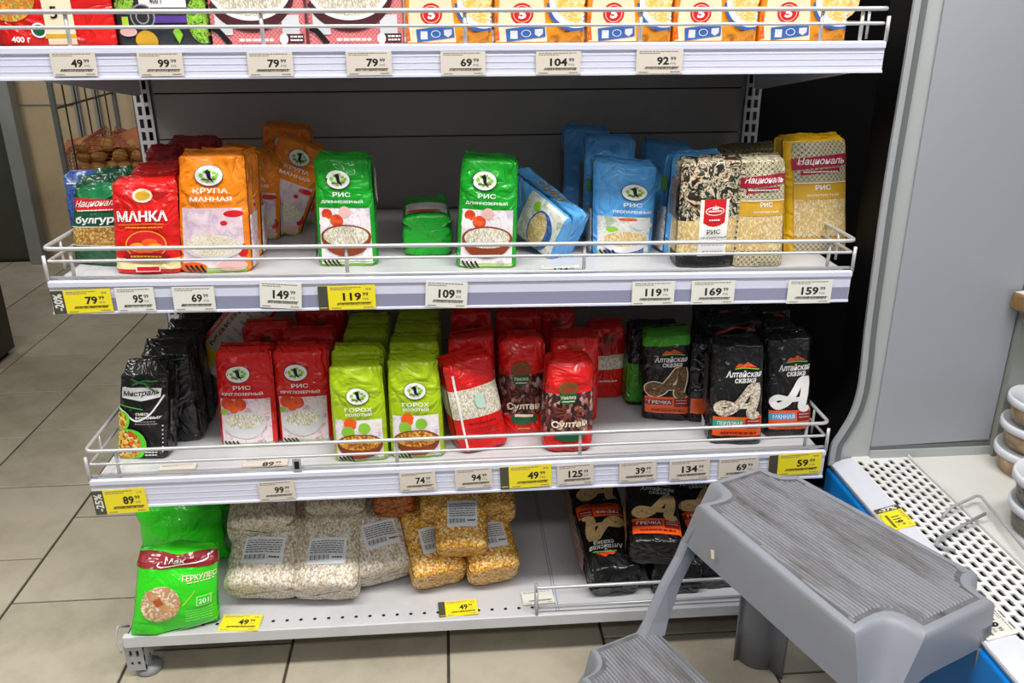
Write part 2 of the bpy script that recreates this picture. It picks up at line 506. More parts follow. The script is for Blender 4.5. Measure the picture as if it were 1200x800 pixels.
g_gold = grain('golden_rice_grain', ['e6cb90', 'dcba7a', 'efdcb0', 'd6b070'], .0022, coat=.35, stretch=.6, bump=.35, edge=.8)
g_bulg = grain('bulgur_grain', ['d8a94e', 'c08a35', 'e8c67c', 'b97b2b'], .0028, coat=.35)
g_pea = grain('split_pea_grain', ['e39a2d', 'c87a1c', 'f2bb52', 'b5641a'], .0036)
g_bean = grain('kidney_bean_grain', ['5a1d1e', '38100f', '7e3634', 'a8746a', '2a0a0c', 'c8a096', '4a1518'], .0055, coat=.5, stretch=.6, bump=.9)
g_lent = grain('lentil_mix_grain', ['f0a02a', 'e8641c', 'f4c850', '9a5a1e', 'f7e08a'], .0045)
g_oat = grain('oat_grain', ['e2d6c2', 'cfbea3', 'f0e8da', 'b9a58a', 'e6dac6'], .0032, coat=.4, bump=.5, stretch=.7, edge=.65)
g_corn = grain('corn_grain', ['e8a12a', 'f3bd4a', 'd18518', 'fbe09a', 'c27a18', 'f6c860'], .0037, coat=.5, bump=.6, edge=.6)
g_dklent = grain('orange_lentil_grain', ['c8691c', 'a9540f', 'dc8530'], .004, coat=.4)
g_buck = grain('buckwheat_grain', ['7c5732', '5e3f22', '96704a'], .003)
g_barl = grain('barley_grain', ['e8ddc8', 'b79f80', 'd8c9ae', 'f3ebdc'], .0035)
b_photo = blotch('kitchen_photo_print', ['b9a7b4', 'e9dde0', 'f3ecec', 'c9bcd0', 'e4c9c9'], 60)
b_photor = blotch('red_kitchen_photo_print', ['c93a2c', 'e9c9cc', 'efe3e6', 'c9a0ac', 'e7dfe6'], 55)
b_photob = blotch('cool_photo_print', ['8fa3b8', 'c9cdc8', 'e6e4de', 'a6b49c', 'd6d8d6'], 55)
b_photoo = blotch('warm_photo_print', ['d9c2d4', 'ead9e4', 'e6ccd2', 'c8b3cc', 'f0e4ea'], 45)
b_spice = blotch('spice_print', ['161616', '2a2a2c', '4a3222', 'c8a070', 'e9ddc9', '3c5230', '16181a', '141414', '5a3a22', '101010'], 52, contrast=(.3, .7), distort=2.5)
b_bluep = blotch('blue_pattern_film', ['1c2f86', '23489c', '5a83c4', '16245e'], 120, contrast=(.35, .65), distort=2)
b_noodle = blotch('noodle_print', ['e88a1c', 'f4b545', 'd4571a', '9cae4a', 'f0d08a'], 130, contrast=(.3, .7))
b_veg = blotch('vegetable_print', ['2f6a1e', '5aa023', 'a8d64a', '24451a', '8cc43a'], 120, contrast=(.3, .7))
b_dark = blotch('slate_print', ['26282c', '323439', '1c1d20'], 70)
b_wood = blotch('oat_photo_print', ['caa67c', 'e8d5b4', 'b07a48', 'f1e4cc', 'c49a70'], 70)
b_wheat = blotch('ochre_print', ['b06a1c', 'd08a2a', '8a4a16'], 60)
b_side = blotch('gusset_print', ['d8d8d6', '9a9a98', 'e8e8e6', '6a6a6c'], 160, contrast=(.35, .6))
b_sidedk = blotch('dark_gusset_print', ['0c0c0e', '141416', '6a6a6c', '101012'], 190, contrast=(.42, .7))
b_sidegold = blotch('gold_gusset_print', ['241a12', '8a6a3a', '1a2440', '5a4528'], 120, contrast=(.35, .65))
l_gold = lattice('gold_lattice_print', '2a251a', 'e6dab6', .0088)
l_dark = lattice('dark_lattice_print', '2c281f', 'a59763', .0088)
b_check = lattice('red_check_print', 'c01c2a', 'e8a4a4', .006)

def dashes(part, s0, s1, t, mat, th=.006, n=7, seed=1, face='F'):
    'a line of tiny unreadable print'
    r = random.Random(seed); out = []; x = s0
    while x < s1:
        L = r.uniform(.35, 1)*(s1-s0)/n; out.append(R(part, x, min(x+L*.8, s1), t, t+th, mat, face, 1, 1)); x += L
    return out

def logo(cs, ct, rs=.2, rt=.085, leaf=P_leaf):
    e = [El('logo', cs, ct, rs+.009, rt+.0045, black), El('logo', cs, ct, rs, rt, white)]
    for dx, dy, a, b in [(-.11, .004, .032, .02), (.085, -.018, .04, .02), (.08, .026, .03, .014), (-.075, -.028, .035, .014), (-.055, .036, .028, .014), (.125, .006, .026, .015), (-.02, -.045, .03, .012), (.03, .05, .028, .012)]:
        e.append(El('logo', cs+dx*rs/.2, ct+dy*rt/.085, a*rs/.2, b*rt/.085, leaf))
    k = rs/.2; q = rt/.085
    e.append(G('logo', [(cs-.03*k, ct+.05*q), (cs+.005*k, ct+.058*q), (cs+.03*k, ct+.035*q), (cs+.035*k, ct-.01*q), (cs+.075*k, ct-.06*q), (cs+.02*k, ct-.035*q), (cs-.015*k, ct-.02*q), (cs-.03*k, ct+.02*q), (cs-.055*k, ct+.035*q)], black))
    e.append(K('logo', [(cs-.11*k, ct-.03*q), (cs, ct-.032*q), (cs+.1*k, ct-.022*q)], .012*k, black))
    return e
def bowl(cs, ct, rs, rt, rim, inside, depth=.13):
    pts = [(cs+rs*math.cos(math.radians(a)), ct+depth*math.sin(math.radians(a))) for a in range(180, 361, 12)]
    return [El('bowl_picture', cs, ct, rs, rt, rim), El('bowl_picture', cs, ct, rs, depth, rim, 'F', 180, 360), El('bowl_picture', cs, ct+.004, rs*.9, rt*.84, inside)]
def foot(kind=0):
    return [R('picture', .05, .95, .005, .05, P_leaf if kind else b_photo)] + [K('picture', [(.1+.07*i, .075), (.17+.07*i, .012)], .03, black) for i in range(4)]
def script_letter(s0, s1, t0, t1, mat, edge=None, part='big_letter'):
    def m(p): return (s0+(s1-s0)*p[0], t0+(t1-t0)*p[1], p[2])
    arm = [(.80, .97, .55), (.70, .86, 1), (.58, .62, 1.05), (.46, .40, 1.05), (.33, .22, 1.1), (.17, .13, 1.1), (.06, .20, 1), (.05, .32, .95), (.16, .40, .9), (.36, .36, .75), (.56, .33, .7), (.72, .36, .5)]
    leg = [(.83, .99, .7), (.82, .78, 1.15), (.79, .5, 1.25), (.74, .24, 1.25), (.73, .10, 1.2), (.80, .03, 1), (.90, .09, .55)]
    w = .17*(s1-s0); e = []
    if edge: e += [K(part, [m(p) for p in arm], w*1.3, edge), K(part, [m(p) for p in leg], w*1.3, edge)]
    return e+[K(part, [m(p) for p in arm], w, mat), K(part, [m(p) for p in leg], w, mat)]

def zern(film_, t1, t2, cs, ct, tt1, tt2, panel, pt, bw, extra=(), leaf=P_leaf, title_mat=white, s2=(.12, .82)):
    e = [R('picture', .07, .92, .03, pt, panel)] + list(extra) + foot(1) + bw
    c = (s2[0]+s2[1])/2
    half = .05*len(t1)
    e += logo(cs, ct, leaf=leaf)+[T('title', t1, c-half, c+half, tt1, tt1+.042, title_mat), T('title', t2, s2[0], s2[1], tt2, tt2+.038, title_mat, bold=.02)]
    return dict(mat=film_, els=e)
def veg(lst): return [El('picture', a, b, r, r*.55, m) for a, b, r, m in lst]

def kinds():
    Kd = {}
    Kd['orange'] = dict(zern(F_orange, 'КРУПА', 'МАННАЯ', .48, .845, .70, .632, b_photoo, .57, [El('bowl_picture', .5, .235, .41, .105, P_pale), El('bowl_picture', .5, .25, .37, .095, g_semo)],
        [El('picture', .80, .52, .14, .03, P_red), El('picture', .66, .44, .05, .022, P_red), El('picture', .2, .05, .2, .05, P_orange), El('picture', .75, .07, .2, .05, P_pink), El('picture', .9, .2, .07, .06, P_red)], s2=(.2, .8)), name='semolina_packet', cat='packet')
    Kd['orange']['els'] += [R('side_print', .1, .9, .05, .5, b_photor, 'R')]
    Kd['green'] = dict(zern(F_green, 'РИС', 'ДЛИННОЗЕРНЫЙ', .42, .82, .665, .602, b_photo, .555, bowl(.5, .29, .42, .115, P_brown, g_rice, .19),
        veg([(.2, .50, .09, P_tomato), (.36, .44, .11, P_tomato), (.15, .42, .09, white), (.5, .52, .1, P_pink)])), name='rice_packet', cat='packet')
    Kd['green']['els'] += [El('side_print', .45, .75, .3, .17, g_rice, 'R'), R('side_print', .3, .8, .06, .5, b_side, 'L')]
    Kd['blue'] = dict(zern(F_blue, 'РИС', 'ПРОПАРЕННЫЙ', .63, .71, .555, .485, b_photob, .44, bowl(.52, .19, .40, .10, P_pale, g_gold, .15),
        [El('picture', .55, .41, .16, .016, P_tomato), El('picture', .8, .35, .16, .05, P_pale), El('picture', .3, .3, .1, .03, P_leaf), R('bowl_picture', .2, .84, .035, .10, b_bluep)], s2=(.3, .92)), name='rice_packet', cat='packet')
    Kd['blue']['els'] += [El('side_print', .5, .72, .3, .08, P_leaf, 'L'), R('side_print', .1, .9, .04, .5, b_side, 'L')]
    Kd['red'] = dict(zern(F_red, 'РИС', 'КРУГЛОЗЕРНЫЙ', .41, .79, .635, .575, b_photor, .53, bowl(.47, .29, .37, .10, P_pale, g_rice, .19),
        veg([(.2, .48, .12, P_tomato), (.4, .47, .12, P_tomato), (.3, .42, .08, P_orange), (.12, .39, .06, P_leaf)]), s2=(.12, .82)), name='rice_packet', cat='packet')
    Kd['lime'] = dict(zern(F_lime, 'ГОРОХ', 'КОЛОТЫЙ', .52, .715, .56, .515, b_photo, .46, bowl(.5, .21, .42, .10, P_brown, g_pea, .17),
        veg([(.35, .42, .12, P_orange), (.55, .40, .1, white), (.6, .37, .11, P_leaf), (.3, .33, .12, P_leaf)]), s2=(.28, .76)), name='split_pea_packet', cat='packet')
    Kd['bluefar'] = dict(mat=F_blue, name='rice_packet', cat='packet', els=[R('side_print', .1, .9, .04, .75, b_sidegold, 'L')])
    Kd['redtop'] = dict(mat=F_red, name='grain_packet', cat='packet', els=[El('logo', .5, .88, .14, .04, P_brown)])
    Kd['limetop'] = dict(mat=F_lime, name='split_pea_packet', cat='packet', els=[])
    Kd['greenlie'] = dict(mat=F_green, name='rice_packet', cat='packet', els=[R('picture', .08, .92, .10, .5, b_photo), El('bowl_picture', .45, .16, .35, .07, P_tomato)], style=dict(wrinkle=.0014))
    b = Kd['blue']
    Kd['bluetip'] = dict(mat=F_blue, name='rice_packet', cat='packet', els=[R('picture', .03, .97, .03, .58, b_photob)]+bowl(.42, .30, .40, .14, b_bluep, g_gold, .2)+[El('picture', .8, .42, .1, .05, P_leaf), T('side_print', 'РИС', .35, .65, .30, .70, P_gold, 'R', up=True)])
    Kd['manka'] = dict(mat=F_red, name='semolina_packet', cat='packet', zones=[(0.06, .18, film('butter_film', 'ead9a0'))], style=dict(wrinkle=.0016),
        els=[El('logo', .5, .86, .15, .075, cream), El('logo', .5, .86, .11, .05, P_gold), T('title', 'МАНКА', .1, .86, .585, .70, white, bold=.035), K('title', [(.1, .55), (.5, .56), (.8, .555)], .008, P_gold)] +
            dashes('title', .22, .78, .515, P_gold, .014, 8, 3) + [El('picture', .52, .33, .31, .16, P_gold), El('picture', .52, .33, .29, .15, P_redk), El('picture', .40, .31, .13, .05, P_yel2), El('picture', .58, .36, .12, .045, P_orange), El('picture', .66, .31, .12, .04, P_yel2), El('picture', .5, .27, .14, .03, P_orange)] +
            [El('ribbon', .52, .205, .36, .045, P_dkred)] + dashes('ribbon', .28, .76, .2, P_gold, .018, 8, 5) + [R('badge', .36, .72, .045, .105, white), R('badge', .375, .705, .052, .098, P_red)])
    Kd['redback'] = dict(mat=F_redd, name='pasta_packet', cat='packet', els=[T('title', 'МАКФА', .2, .8, .58, .63, white), K('title', [(.25, .80), (.5, .74), (.8, .82)], .05, white), K('title', [(.35, .72), (.55, .77), (.62, .86)], .04, white)])
    Kd['bulgur'] = dict(mat=F_darkgreen, name='bulgur_packet', cat='packet', zones=[(.26, .48, g_bulg)], style=dict(pillow=1, wrinkle=.0016, bulge=.002),
        els=[El('picture', .5, .86, .38, .1, P_greenp), G('banner', [(.03, .81), (.97, .76), (.97, .64), (.12, .66)], P_red), T('banner', 'Националь', .1, .93, .69, .775, white, shear=.06)]+dashes('banner', .16, .9, .655, white, .012, 8, 4)+[T('title', 'булгур', .16, .92, .50, .60, white, bold=.03), R('label_line', .04, .96, .475, .482, white), R('label_line', .04, .96, .258, .266, white)])
    Kd['blue_sack'] = dict(mat=b_bluep, name='pasta_packet', cat='packet', style=dict(pillow=1, wrinkle=.002), els=[K('label_line', [(.1, .9), (.9, .88)], .02, white)])
    Kd['spice'] = dict(mat=b_spice, name='rice_packet', cat='packet', zones=[(0, .15, F_black), (.15, .46, g_gold)],
        els=[R('label', .33, .80, .12, .66, white), G('shield', [(.39, .66), (.75, .66), (.75, .44), (.66, .41), (.57, .40), (.48, .41), (.39, .44)], P_red), El('shield', .57, .55, .155, .042, white), El('shield', .57, .55, .14, .034, P_red), G('shield', [(.52, .565), (.545, .6), (.56, .57), (.575, .615), (.59, .57), (.605, .6), (.63, .565)], white)] + dashes('shield', .46, .68, .542, white, .016, 4, 3) + dashes('shield', .48, .66, .46, white, .014, 4, 6) +
            [T('title', 'РИС', .45, .68, .335, .38, black), T('title', 'ПРОПАРЕННЫЙ', .35, .79, .292, .318, black, bold=.02), T('title', 'GOLD', .48, .66, .258, .282, black, bold=.02)] + dashes('title', .38, .76, .225, greyp, .008, 6, 9) + dashes('title', .4, .74, .165, greyp, .012, 6, 2) + [R('side_print', .15, .85, .5, .85, b_sidegold, 'L')])
    def nac(film_, s0, name='rice_packet'):
        return dict(mat=film_, name=name, cat='packet', els=[R('pattern', s0, .94, .73, .985, l_gold), R('pattern', s0, .94, .645, .74, l_gold), R('window', s0, .94, .16, .50, g_gold), R('pattern', s0, .94, .01, .10, l_gold), R('pattern', s0, .94, .10, .165, l_gold), R('label_line', s0, .94, .118, .15, P_gold),
            R('title_band', s0, .94, .495, .635, P_gold), T('title_band', 'РИС', .45, .70, .575, .62, white, bold=.02), T('title_band', 'ЗОЛОТИСТЫЙ', .32, .82, .52, .545, white),
            G('banner', [(s0-.02, .75), (.96, .785), (.96, .88), (s0-.02, .85)], F_crimson), T('banner', 'Националь', s0+.05, .90, .785, .855, white, shear=.05, bold=.008), G('banner', [(s0+.1, .705), (.84, .73), (.84, .765), (s0+.1, .74)], F_crimson)] + dashes('banner', s0+.14, .8, .728, white, .01, 9, 3) + [R('label_line', s0, .94, .637, .645, white)])
    Kd['nacbeige'] = nac(l_gold, .06); Kd['nacyellow'] = nac(F_yellow, .13)
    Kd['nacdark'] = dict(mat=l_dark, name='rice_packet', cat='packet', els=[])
    Kd['mistral'] = dict(mat=F_black, name='bean_mix_packet', cat='packet', style=dict(wrinkle=.0014, ridge=.014), els=[G('name_strip', [(.10, .74), (.10, .86), (.16, .87), (.9, .83), (.88, .73), (.5, .70)], white), T('name_strip', 'Мистраль', .13, .86, .745, .825, film('ink_print', '2a1c4a', crinkle=.1), bold=.02, shear=.02),
            K('ribbon', [(.05, .66), (.3, .63), (.55, .6)], .015, P_limepr), K('ribbon', [(.02, .62), (.2, .56), (.3, .50), (.45, .47), (.7, .55), (.95, .75)], .035, white), T('title', 'СМЕСЬ', .40, .68, .535, .565, white, bold=.03), T('title', 'БОБОВЫХ', .40, .92, .49, .52, white, bold=.03)] + dashes('title', .4, .8, .455, greyp, .01, 5, 2) + dashes('title', .4, .86, .43, greyp, .01, 5, 3) +
            [El('bowl_picture', .12, .47, .17, .12, P_limepr), El('bowl_picture', .10, .47, .13, .105, g_lent), El('bowl_picture', .28, .18, .36, .20, P_limepr), El('bowl_picture', .22, .18, .30, .18, g_lent)] + [R('dots', .93, .95, .1+.05*i, .115+.05*i, white) for i in range(7)] + dashes('title', .62, .86, .13, white, .014, 3, 4) + dashes('title', .62, .86, .10, white, .012, 3, 5) + dashes('title', .62, .86, .07, white, .012, 3, 6) +
            [R('side_print', .1, .55, .30, .68, b_sidedk, 'R'), K('ribbon', [(.3, .97), (.45, .92), (.62, .90), (.8, .80)], .04, P_dgreen2), K('ribbon', [(.35, .9), (.6, .94), (.85, .93)], .03, P_dgreen2)])
    Kd['mistralback'] = dict(mat=F_black, name='bean_mix_packet', cat='packet', style=dict(wrinkle=.0016, ridge=.014), els=[K('ribbon', [(.2, .95), (.5, .93), (.9, .96)], .03, P_dgreen2), R('name_strip', .2, .6, .86, .91, greyp), R('side_print', .1, .7, .3, .75, b_sidedk, 'R')])
    Kd['pasta'] = dict(mat=film('pale_paper_film', 'cfc8be', crinkle=.2), name='pasta_packet', cat='packet', els=[R('title_band', 0.02, .12, .02, .98, P_red), T('title', 'макаро', .2, .34, .25, .85, P_brown, up=True), R('label', .15, .6, .03, .22, P_yel)] + [x for i in range(6) for x in dashes('label', .45, .9, .3+.1*i, greyp, .03, 3, i)] + [R('title_band', .92, .99, .02, .98, P_red)])
    Kd['redrice'] = dict(mat=F_red, name='rice_packet', cat='packet', zones=[(.40, .72, g_rice)], style=dict(wrinkle=.0018, rb=.012), els=[R('label', .15, .9, .04, .385, F_red), R('label_line', .12, .16, .0, .9, white), El('label', .55, .57, .1, .08, film('mint_print', 'bcdcc8', crinkle=.1))] + dashes('label', .25, .8, .33, P_dkred, .02, 5, 2) + dashes('label', .25, .85, .28, P_dkred, .008, 9, 3) + dashes('label', .25, .85, .25, P_dkred, .008, 9, 4) + dashes('label', .25, .85, .22, P_dkred, .008, 9, 5))
    Kd['redriceback'] = dict(mat=F_red, name='rice_packet', cat='packet', zones=[(.42, .62, g_rice)], style=dict(wrinkle=.002), els=[El('logo', .5, .85, .2, .05, P_brown)]+dashes('title', .2, .8, .25, cream, .02, 5, 2))
    Kd['sultan'] = dict(mat=F_red, name='bean_packet', cat='packet', zones=[(.24, .66, g_bean)], style=dict(wrinkle=.0018, rb=.014, n=4, rt=.016), els=[El('logo', .45, .715, .19, .075, P_olive), El('logo', .45, .71, .14, .05, P_brown), G('logo', [(.27, .66), (.63, .66), (.60, .57), (.45, .545), (.30, .57)], P_dgreen), T('logo', 'Увелка', .30, .60, .605, .645, cream), R('logo', .33, .58, .575, .585, cream),
            T('title', 'Султан', .14, .84, .285, .375, cream, bold=.03), El('label', .5, .2, .3, .06, P_dgreen), R('label', .3, .7, .222, .25, cream)] + dashes('label', .36, .64, .09, P_gold, .014, 5, 3) + [K('picture', [(.5+.3*math.cos(a), .47+.09*math.sin(a)), (.5+.12*math.cos(a), .47+.035*math.sin(a))], .02, P_brown) for a in [i*.52 for i in range(12)]])
    def altai(letter, strip2, word, green=False, edge=None):
        e = [G('logo', [(.42, .80), (.5, .835), (.58, .82), (.66, .845), (.74, .82), (.84, .79), (.66, .80), (.5, .79)], P_tomato), K('logo', [(.42, .785), (.62, .79), (.88, .775)], .02, P_leaf), T('logo', 'Алтайская', .26, .92, .70, .765, white, shear=.03, bold=.02), T('logo', 'сказка', .42, .82, .645, .69, white, shear=.03, bold=.02)]
        e += script_letter(.1, 1.0, .30, .64, letter, edge) + [R('strip', .06, .97, .10, .30, P_orange), R('strip', .06, .62, .20, .27, strip2), T('strip', word, .14, .60, .215, .255, white), R('strip', .66, .95, .18, .28, P_dkred)] + dashes('strip', .7, .92, .25, P_pink, .01, 4, 2) + dashes('strip', .7, .92, .22, P_pink, .01, 4, 3) + dashes('strip', .2, .86, .13, P_dkred, .02, 6, 4)
        e += [R('side_print', .1, .8, .3, .85, b_sidedk, 'L'), R('side_print', .2, .7, .10, .2, P_pale, 'L')]
        return dict(mat=F_black, name='cereal_packet', cat='packet', els=e, style=dict(wrinkle=.0014), zones=[(.88, 1.01, F_grn2)] if green else [])
    Kd['a_brown'] = altai(g_buck, P_dkred, 'ГРЕЧКА', True, cream)
    Kd['a_pearl'] = altai(g_barl, film('teal_print', '3a9a8a', crinkle=.1), 'ПЕРЛОВАЯ'); Kd['a_white'] = altai(white, P_sky, 'МАННАЯ')
    Kd['a_side'] = dict(mat=F_black, name='cereal_packet', cat='packet', zones=[(0.06, .55, F_grn2)], els=[R('side_print', .2, .8, .6, .8, b_sidedk, 'L')])
    Kd['a_pearlside'] = dict(mat=F_black, name='cereal_packet', cat='packet', els=[R('strip', .05, .95, .12, .32, P_orange), R('side_print', .1, .8, .3, .7, b_sidedk, 'L')])
    Kd['a_back'] = dict(mat=F_black, name='cereal_packet', cat='packet', style=dict(wrinkle=.0018), els=[K('logo', [(.2, .9), (.5, .96), (.85, .91)], .035, P_tomato)] + dashes('title', .2, .8, .84, greyp, .016, 6, 3))
    lie = altai(b_goldl, P_dkred, 'ГРЕЧКА', False, None)
    lie['els'] = [x for x in lie['els'] if x[0] != 'side_print'] + [R('side_print', .15, .85, .1, .75, b_sideor, 'R'), R('side_print', .15, .85, .1, .75, b_sideor, 'L')]
    Kd['a_lie'] = lie
    Kd['a_liefold'] = dict(mat=F_black, name='cereal_packet', cat='packet', style=dict(wrinkle=.003), els=script_letter(.1, .95, .30, .62, b_goldl)+[R('strip', .06, .97, .12, .28, P_orange)])
    Kd['herc'] = dict(mat=F_neon, name='oat_flake_bag', cat='bag', style=dict(pillow=.6, wrinkle=.0022, bulge=.006, n=4), els=[R('label_line', .08, .98, .002, .02, P_dkred2), R('banner', .01, .99, .84, .985, P_dkred2), K('banner', [(.28, .90), (.30, .86), (.8, .90), (.86, .95)], .012, white), T('banner', 'Мак', .34, .58, .89, .955, white, shear=.05), T('title', 'ГЕРКУЛЕС', .56, .98, .70, .765, cream, bold=.03)] + dashes('title', .62, .95, .675, cream, .012, 4, 2) +
            [El('picture', .32, .45, .235, .215, b_wood), G('picture', [(.12, .60), (.2, .62), (.34, .5), (.5, .36), (.44, .33), (.25, .45)], b_wood2), G('picture', [(.22, .50), (.30, .55), (.36, .47), (.28, .43)], P_brown2)] + [K('picture', [(.58+.03*i, .42+.03*i), (.66+.02*i, .5+.03*i)], .012, P_yelgreen) for i in range(4)] + [R('badge', .74, .92, .385, .51, P_limelt), R('badge', .755, .905, .395, .50, F_neon), T('badge', '201', .77, .89, .415, .475, white)] + [x for i in range(5) for x in dashes('small_print', .62, .94, .34-.03*i, P_limelt, .008, 7, i)] + [K('label_line', [(.05, .06), (.5, .1), (.97, .16)], .012, P_limelt)])
    Kd['herctop'] = dict(mat=F_neon, name='oat_flake_bag', cat='bag', style=dict(pillow=.6, wrinkle=.005, bulge=.010, n=4), els=[R('banner', .2, .8, .74, .92, P_dkred2)])
    lab = [R('paper_label', .24, .80, .20, .46, paper)] + [x for i in range(6) for x in dashes('paper_label', .28, .76, .42-.025*i, greyd, .008, 6, i)] + [R('paper_label', .29+.022*i, .29+.022*i+(.006 if i % 3 else .014), .225, .27, greyd, nx=1, ny=1) for i in range(13)] + dashes('paper_label', .62, .77, .24, black, .014, 2, 4)
    sk = dict(n=4.5, rb=.012, rt=.030, bulge=.007, wrinkle=.0022, gusset=0, ridge=.004)
    Kd['oats'] = dict(mat=g_oat, name='oats_bag', cat='bag', style=sk, els=lab, noseal=1)
    Kd['corn'] = dict(mat=g_corn, name='corn_grits_bag', cat='bag', style=sk, els=lab, noseal=1)
    Kd['lentil'] = dict(mat=g_dklent, name='lentil_bag', cat='bag', style=sk, els=[], noseal=1)
    flatbox = dict(n=14, rb=.002, rt=.002, bulge=.0015, wrinkle=.0003, gusset=0, ridge=.001)
    Kd['s1red'] = dict(mat=F_red, name='grain_packet', cat='packet', els=[El('picture', .16, .36, .24, .19, b_noodle), G('picture', [(.44, .02), (.44, .40), (.64, .62), (.72, .5), (.68, .3), (.68, .02)], cream), R('label', .42, .68, .06, .09, P_gold), T('number', '5', .50, .56, .19, .27, black), El('logo', .38, .115, .065, .05, white), El('logo', .38, .115, .05, .038, P_dgreen), T('weight', '400 г', .14, .30, .035, .075, white, bold=.03), El('picture', .62, .38, .25, .06, P_pink)])
    Kd['s1dark'] = dict(mat=b_dark, name='grain_packet', cat='packet', els=[R('label', .30, .80, .26, .9, white), R('label', .32, .79, .16, .205, P_lilac), T('label', '400 г', .42, .56, .285, .325, greyd), El('logo', .32, .20, .135, .085, greyp), El('logo', .32, .20, .12, .075, b_dark), El('logo', .32, .20, .075, .05, greyp), El('logo', .32, .20, .06, .04, b_dark), El('picture', .95, .18, .16, .16, b_veg), El('picture', .33, .04, .12, .07, P_gold), G('picture', [(.62, .1), (.68, .02), (.73, .08), (.68, .14)], P_leaf), El('picture', .1, .3, .15, .07, b_veg), G('picture', [(.08, .14), (.16, .12), (.16, .2), (.09, .2)], P_yelgreen), El('picture', .14, .1, .1, .03, P_pink)])
    Kd['s1pink'] = dict(mat=b_check, name='rice_box', cat='box', style=flatbox, noseal=1, els=[R('picture', .0, .24, .08, .36, P_pale), R('picture', .76, 1.0, .02, .22, P_pale), El('bowl_picture', .45, .40, .47, .30, P_maroon, 'F', 180, 360), El('bowl_picture', .45, .42, .44, .24, white, 'F', 180, 360), El('bowl_picture', .45, .43, .41, .22, g_rice), K('picture', [(.02, .13), (.1, .1), (.2, .01)], .06, black), R('label', .74, .98, .02, .085, P_maroon), El('label', .77, .05, .045, .04, white)] + dashes('label', .84, .97, .06, white, .012, 2, 3) + dashes('label', .84, .97, .035, white, .012, 2, 4) + dashes('title', .3, .66, .035, white, .018, 5, 2) + [El('picture', .03, .5, .05, .1, P_limepr)])
    Kd['s1orange'] = dict(mat=film('amber_film', 'f0951d', crinkle=.1), name='cereal_box', cat='box', style=flatbox, noseal=1, els=[G('label', [(.02, .02), (.58, .02), (.50, .6), (.08, .6)], cream2), G('label', [(.06, .0), (.02, .25), (.0, .25), (.0, .0)], P_orange), El('seal_badge', .30, .245, .125, .088, P_red), El('seal_badge', .30, .245, .10, .07, cream2), El('seal_badge', .30, .245, .092, .064, P_red), T('seal_badge', '5', .26, .345, .205, .285, white, bold=.05),
            G('info_strip', [(.13, .02), (.56, .06), (.55, .16), (.12, .125)], P_bluep), R('info_strip', .17, .25, .045, .11, P_pale), El('info_strip', .345, .088, .055, .03, P_pale), El('info_strip', .345, .088, .045, .024, P_bluep), G('info_strip', [(.44, .12), (.53, .125), (.53, .085), (.485, .06), (.44, .08)], P_pale)] +
            [El('bowl_picture', .90, .33, .33, .23, P_bluep, 'F', 180, 300), El('bowl_picture', .90, .34, .30, .21, white, 'F', 175, 300), El('bowl_picture', .92, .35, .26, .18, b_noodle2), G('picture', [(.58, .0), (1, .0), (1, .12), (.6, .07)], b_wheat)])
    return Kd
P_olive = film('olive_print', '6a5a1c', crinkle=.1); P_redk = P_red; P_yel2 = film('amber_print', 'f2a52a', crinkle=.1); P_greenp = film('mid_green_print', '11834a', crinkle=.1); P_dgreen2 = film('ribbon_green_print', '2f7a3c', crinkle=.1)
F_grn2 = film('grass_green_film', '3f9a12'); b_goldl = blotch('gold_letter_print', ['c89a5a', 'e4c48a', '9a6a30'], 90); b_sideor = blotch('orange_black_gusset_print', ['0c0c0e', 'c8501a', '1a1210', 'd8c8a0', '0c0c0e'], 110, contrast=(.35, .65))
P_dkred2 = film('wine_print', '8a0f1a', crinkle=.15); b_wood2 = blotch('bread_print', ['d8a878', 'c08a58', 'e4c09a'], 60); P_brown2 = film('honey_print', 'b0521c', crinkle=.1); P_yelgreen = film('yellow_green_print', 'b8dc3a', crinkle=.1); P_limelt = film('pale_green_print', 'a8f08a', crinkle=.1)
paper = worn('label_paper', 'e4e6ea', 'd6d8de', 60, .6); greyd = plain('small_print_ink', '4a4a50', .6); P_maroon = film('maroon_print', '4a1c22', crinkle=.1); cream2 = film('buff_print', 'f3dcb8', crinkle=.1); b_noodle2 = blotch('flakes_print', ['f0d27a', 'e8b83a', 'f7e8b8', 'd09a2a'], 140, contrast=(.3, .7))
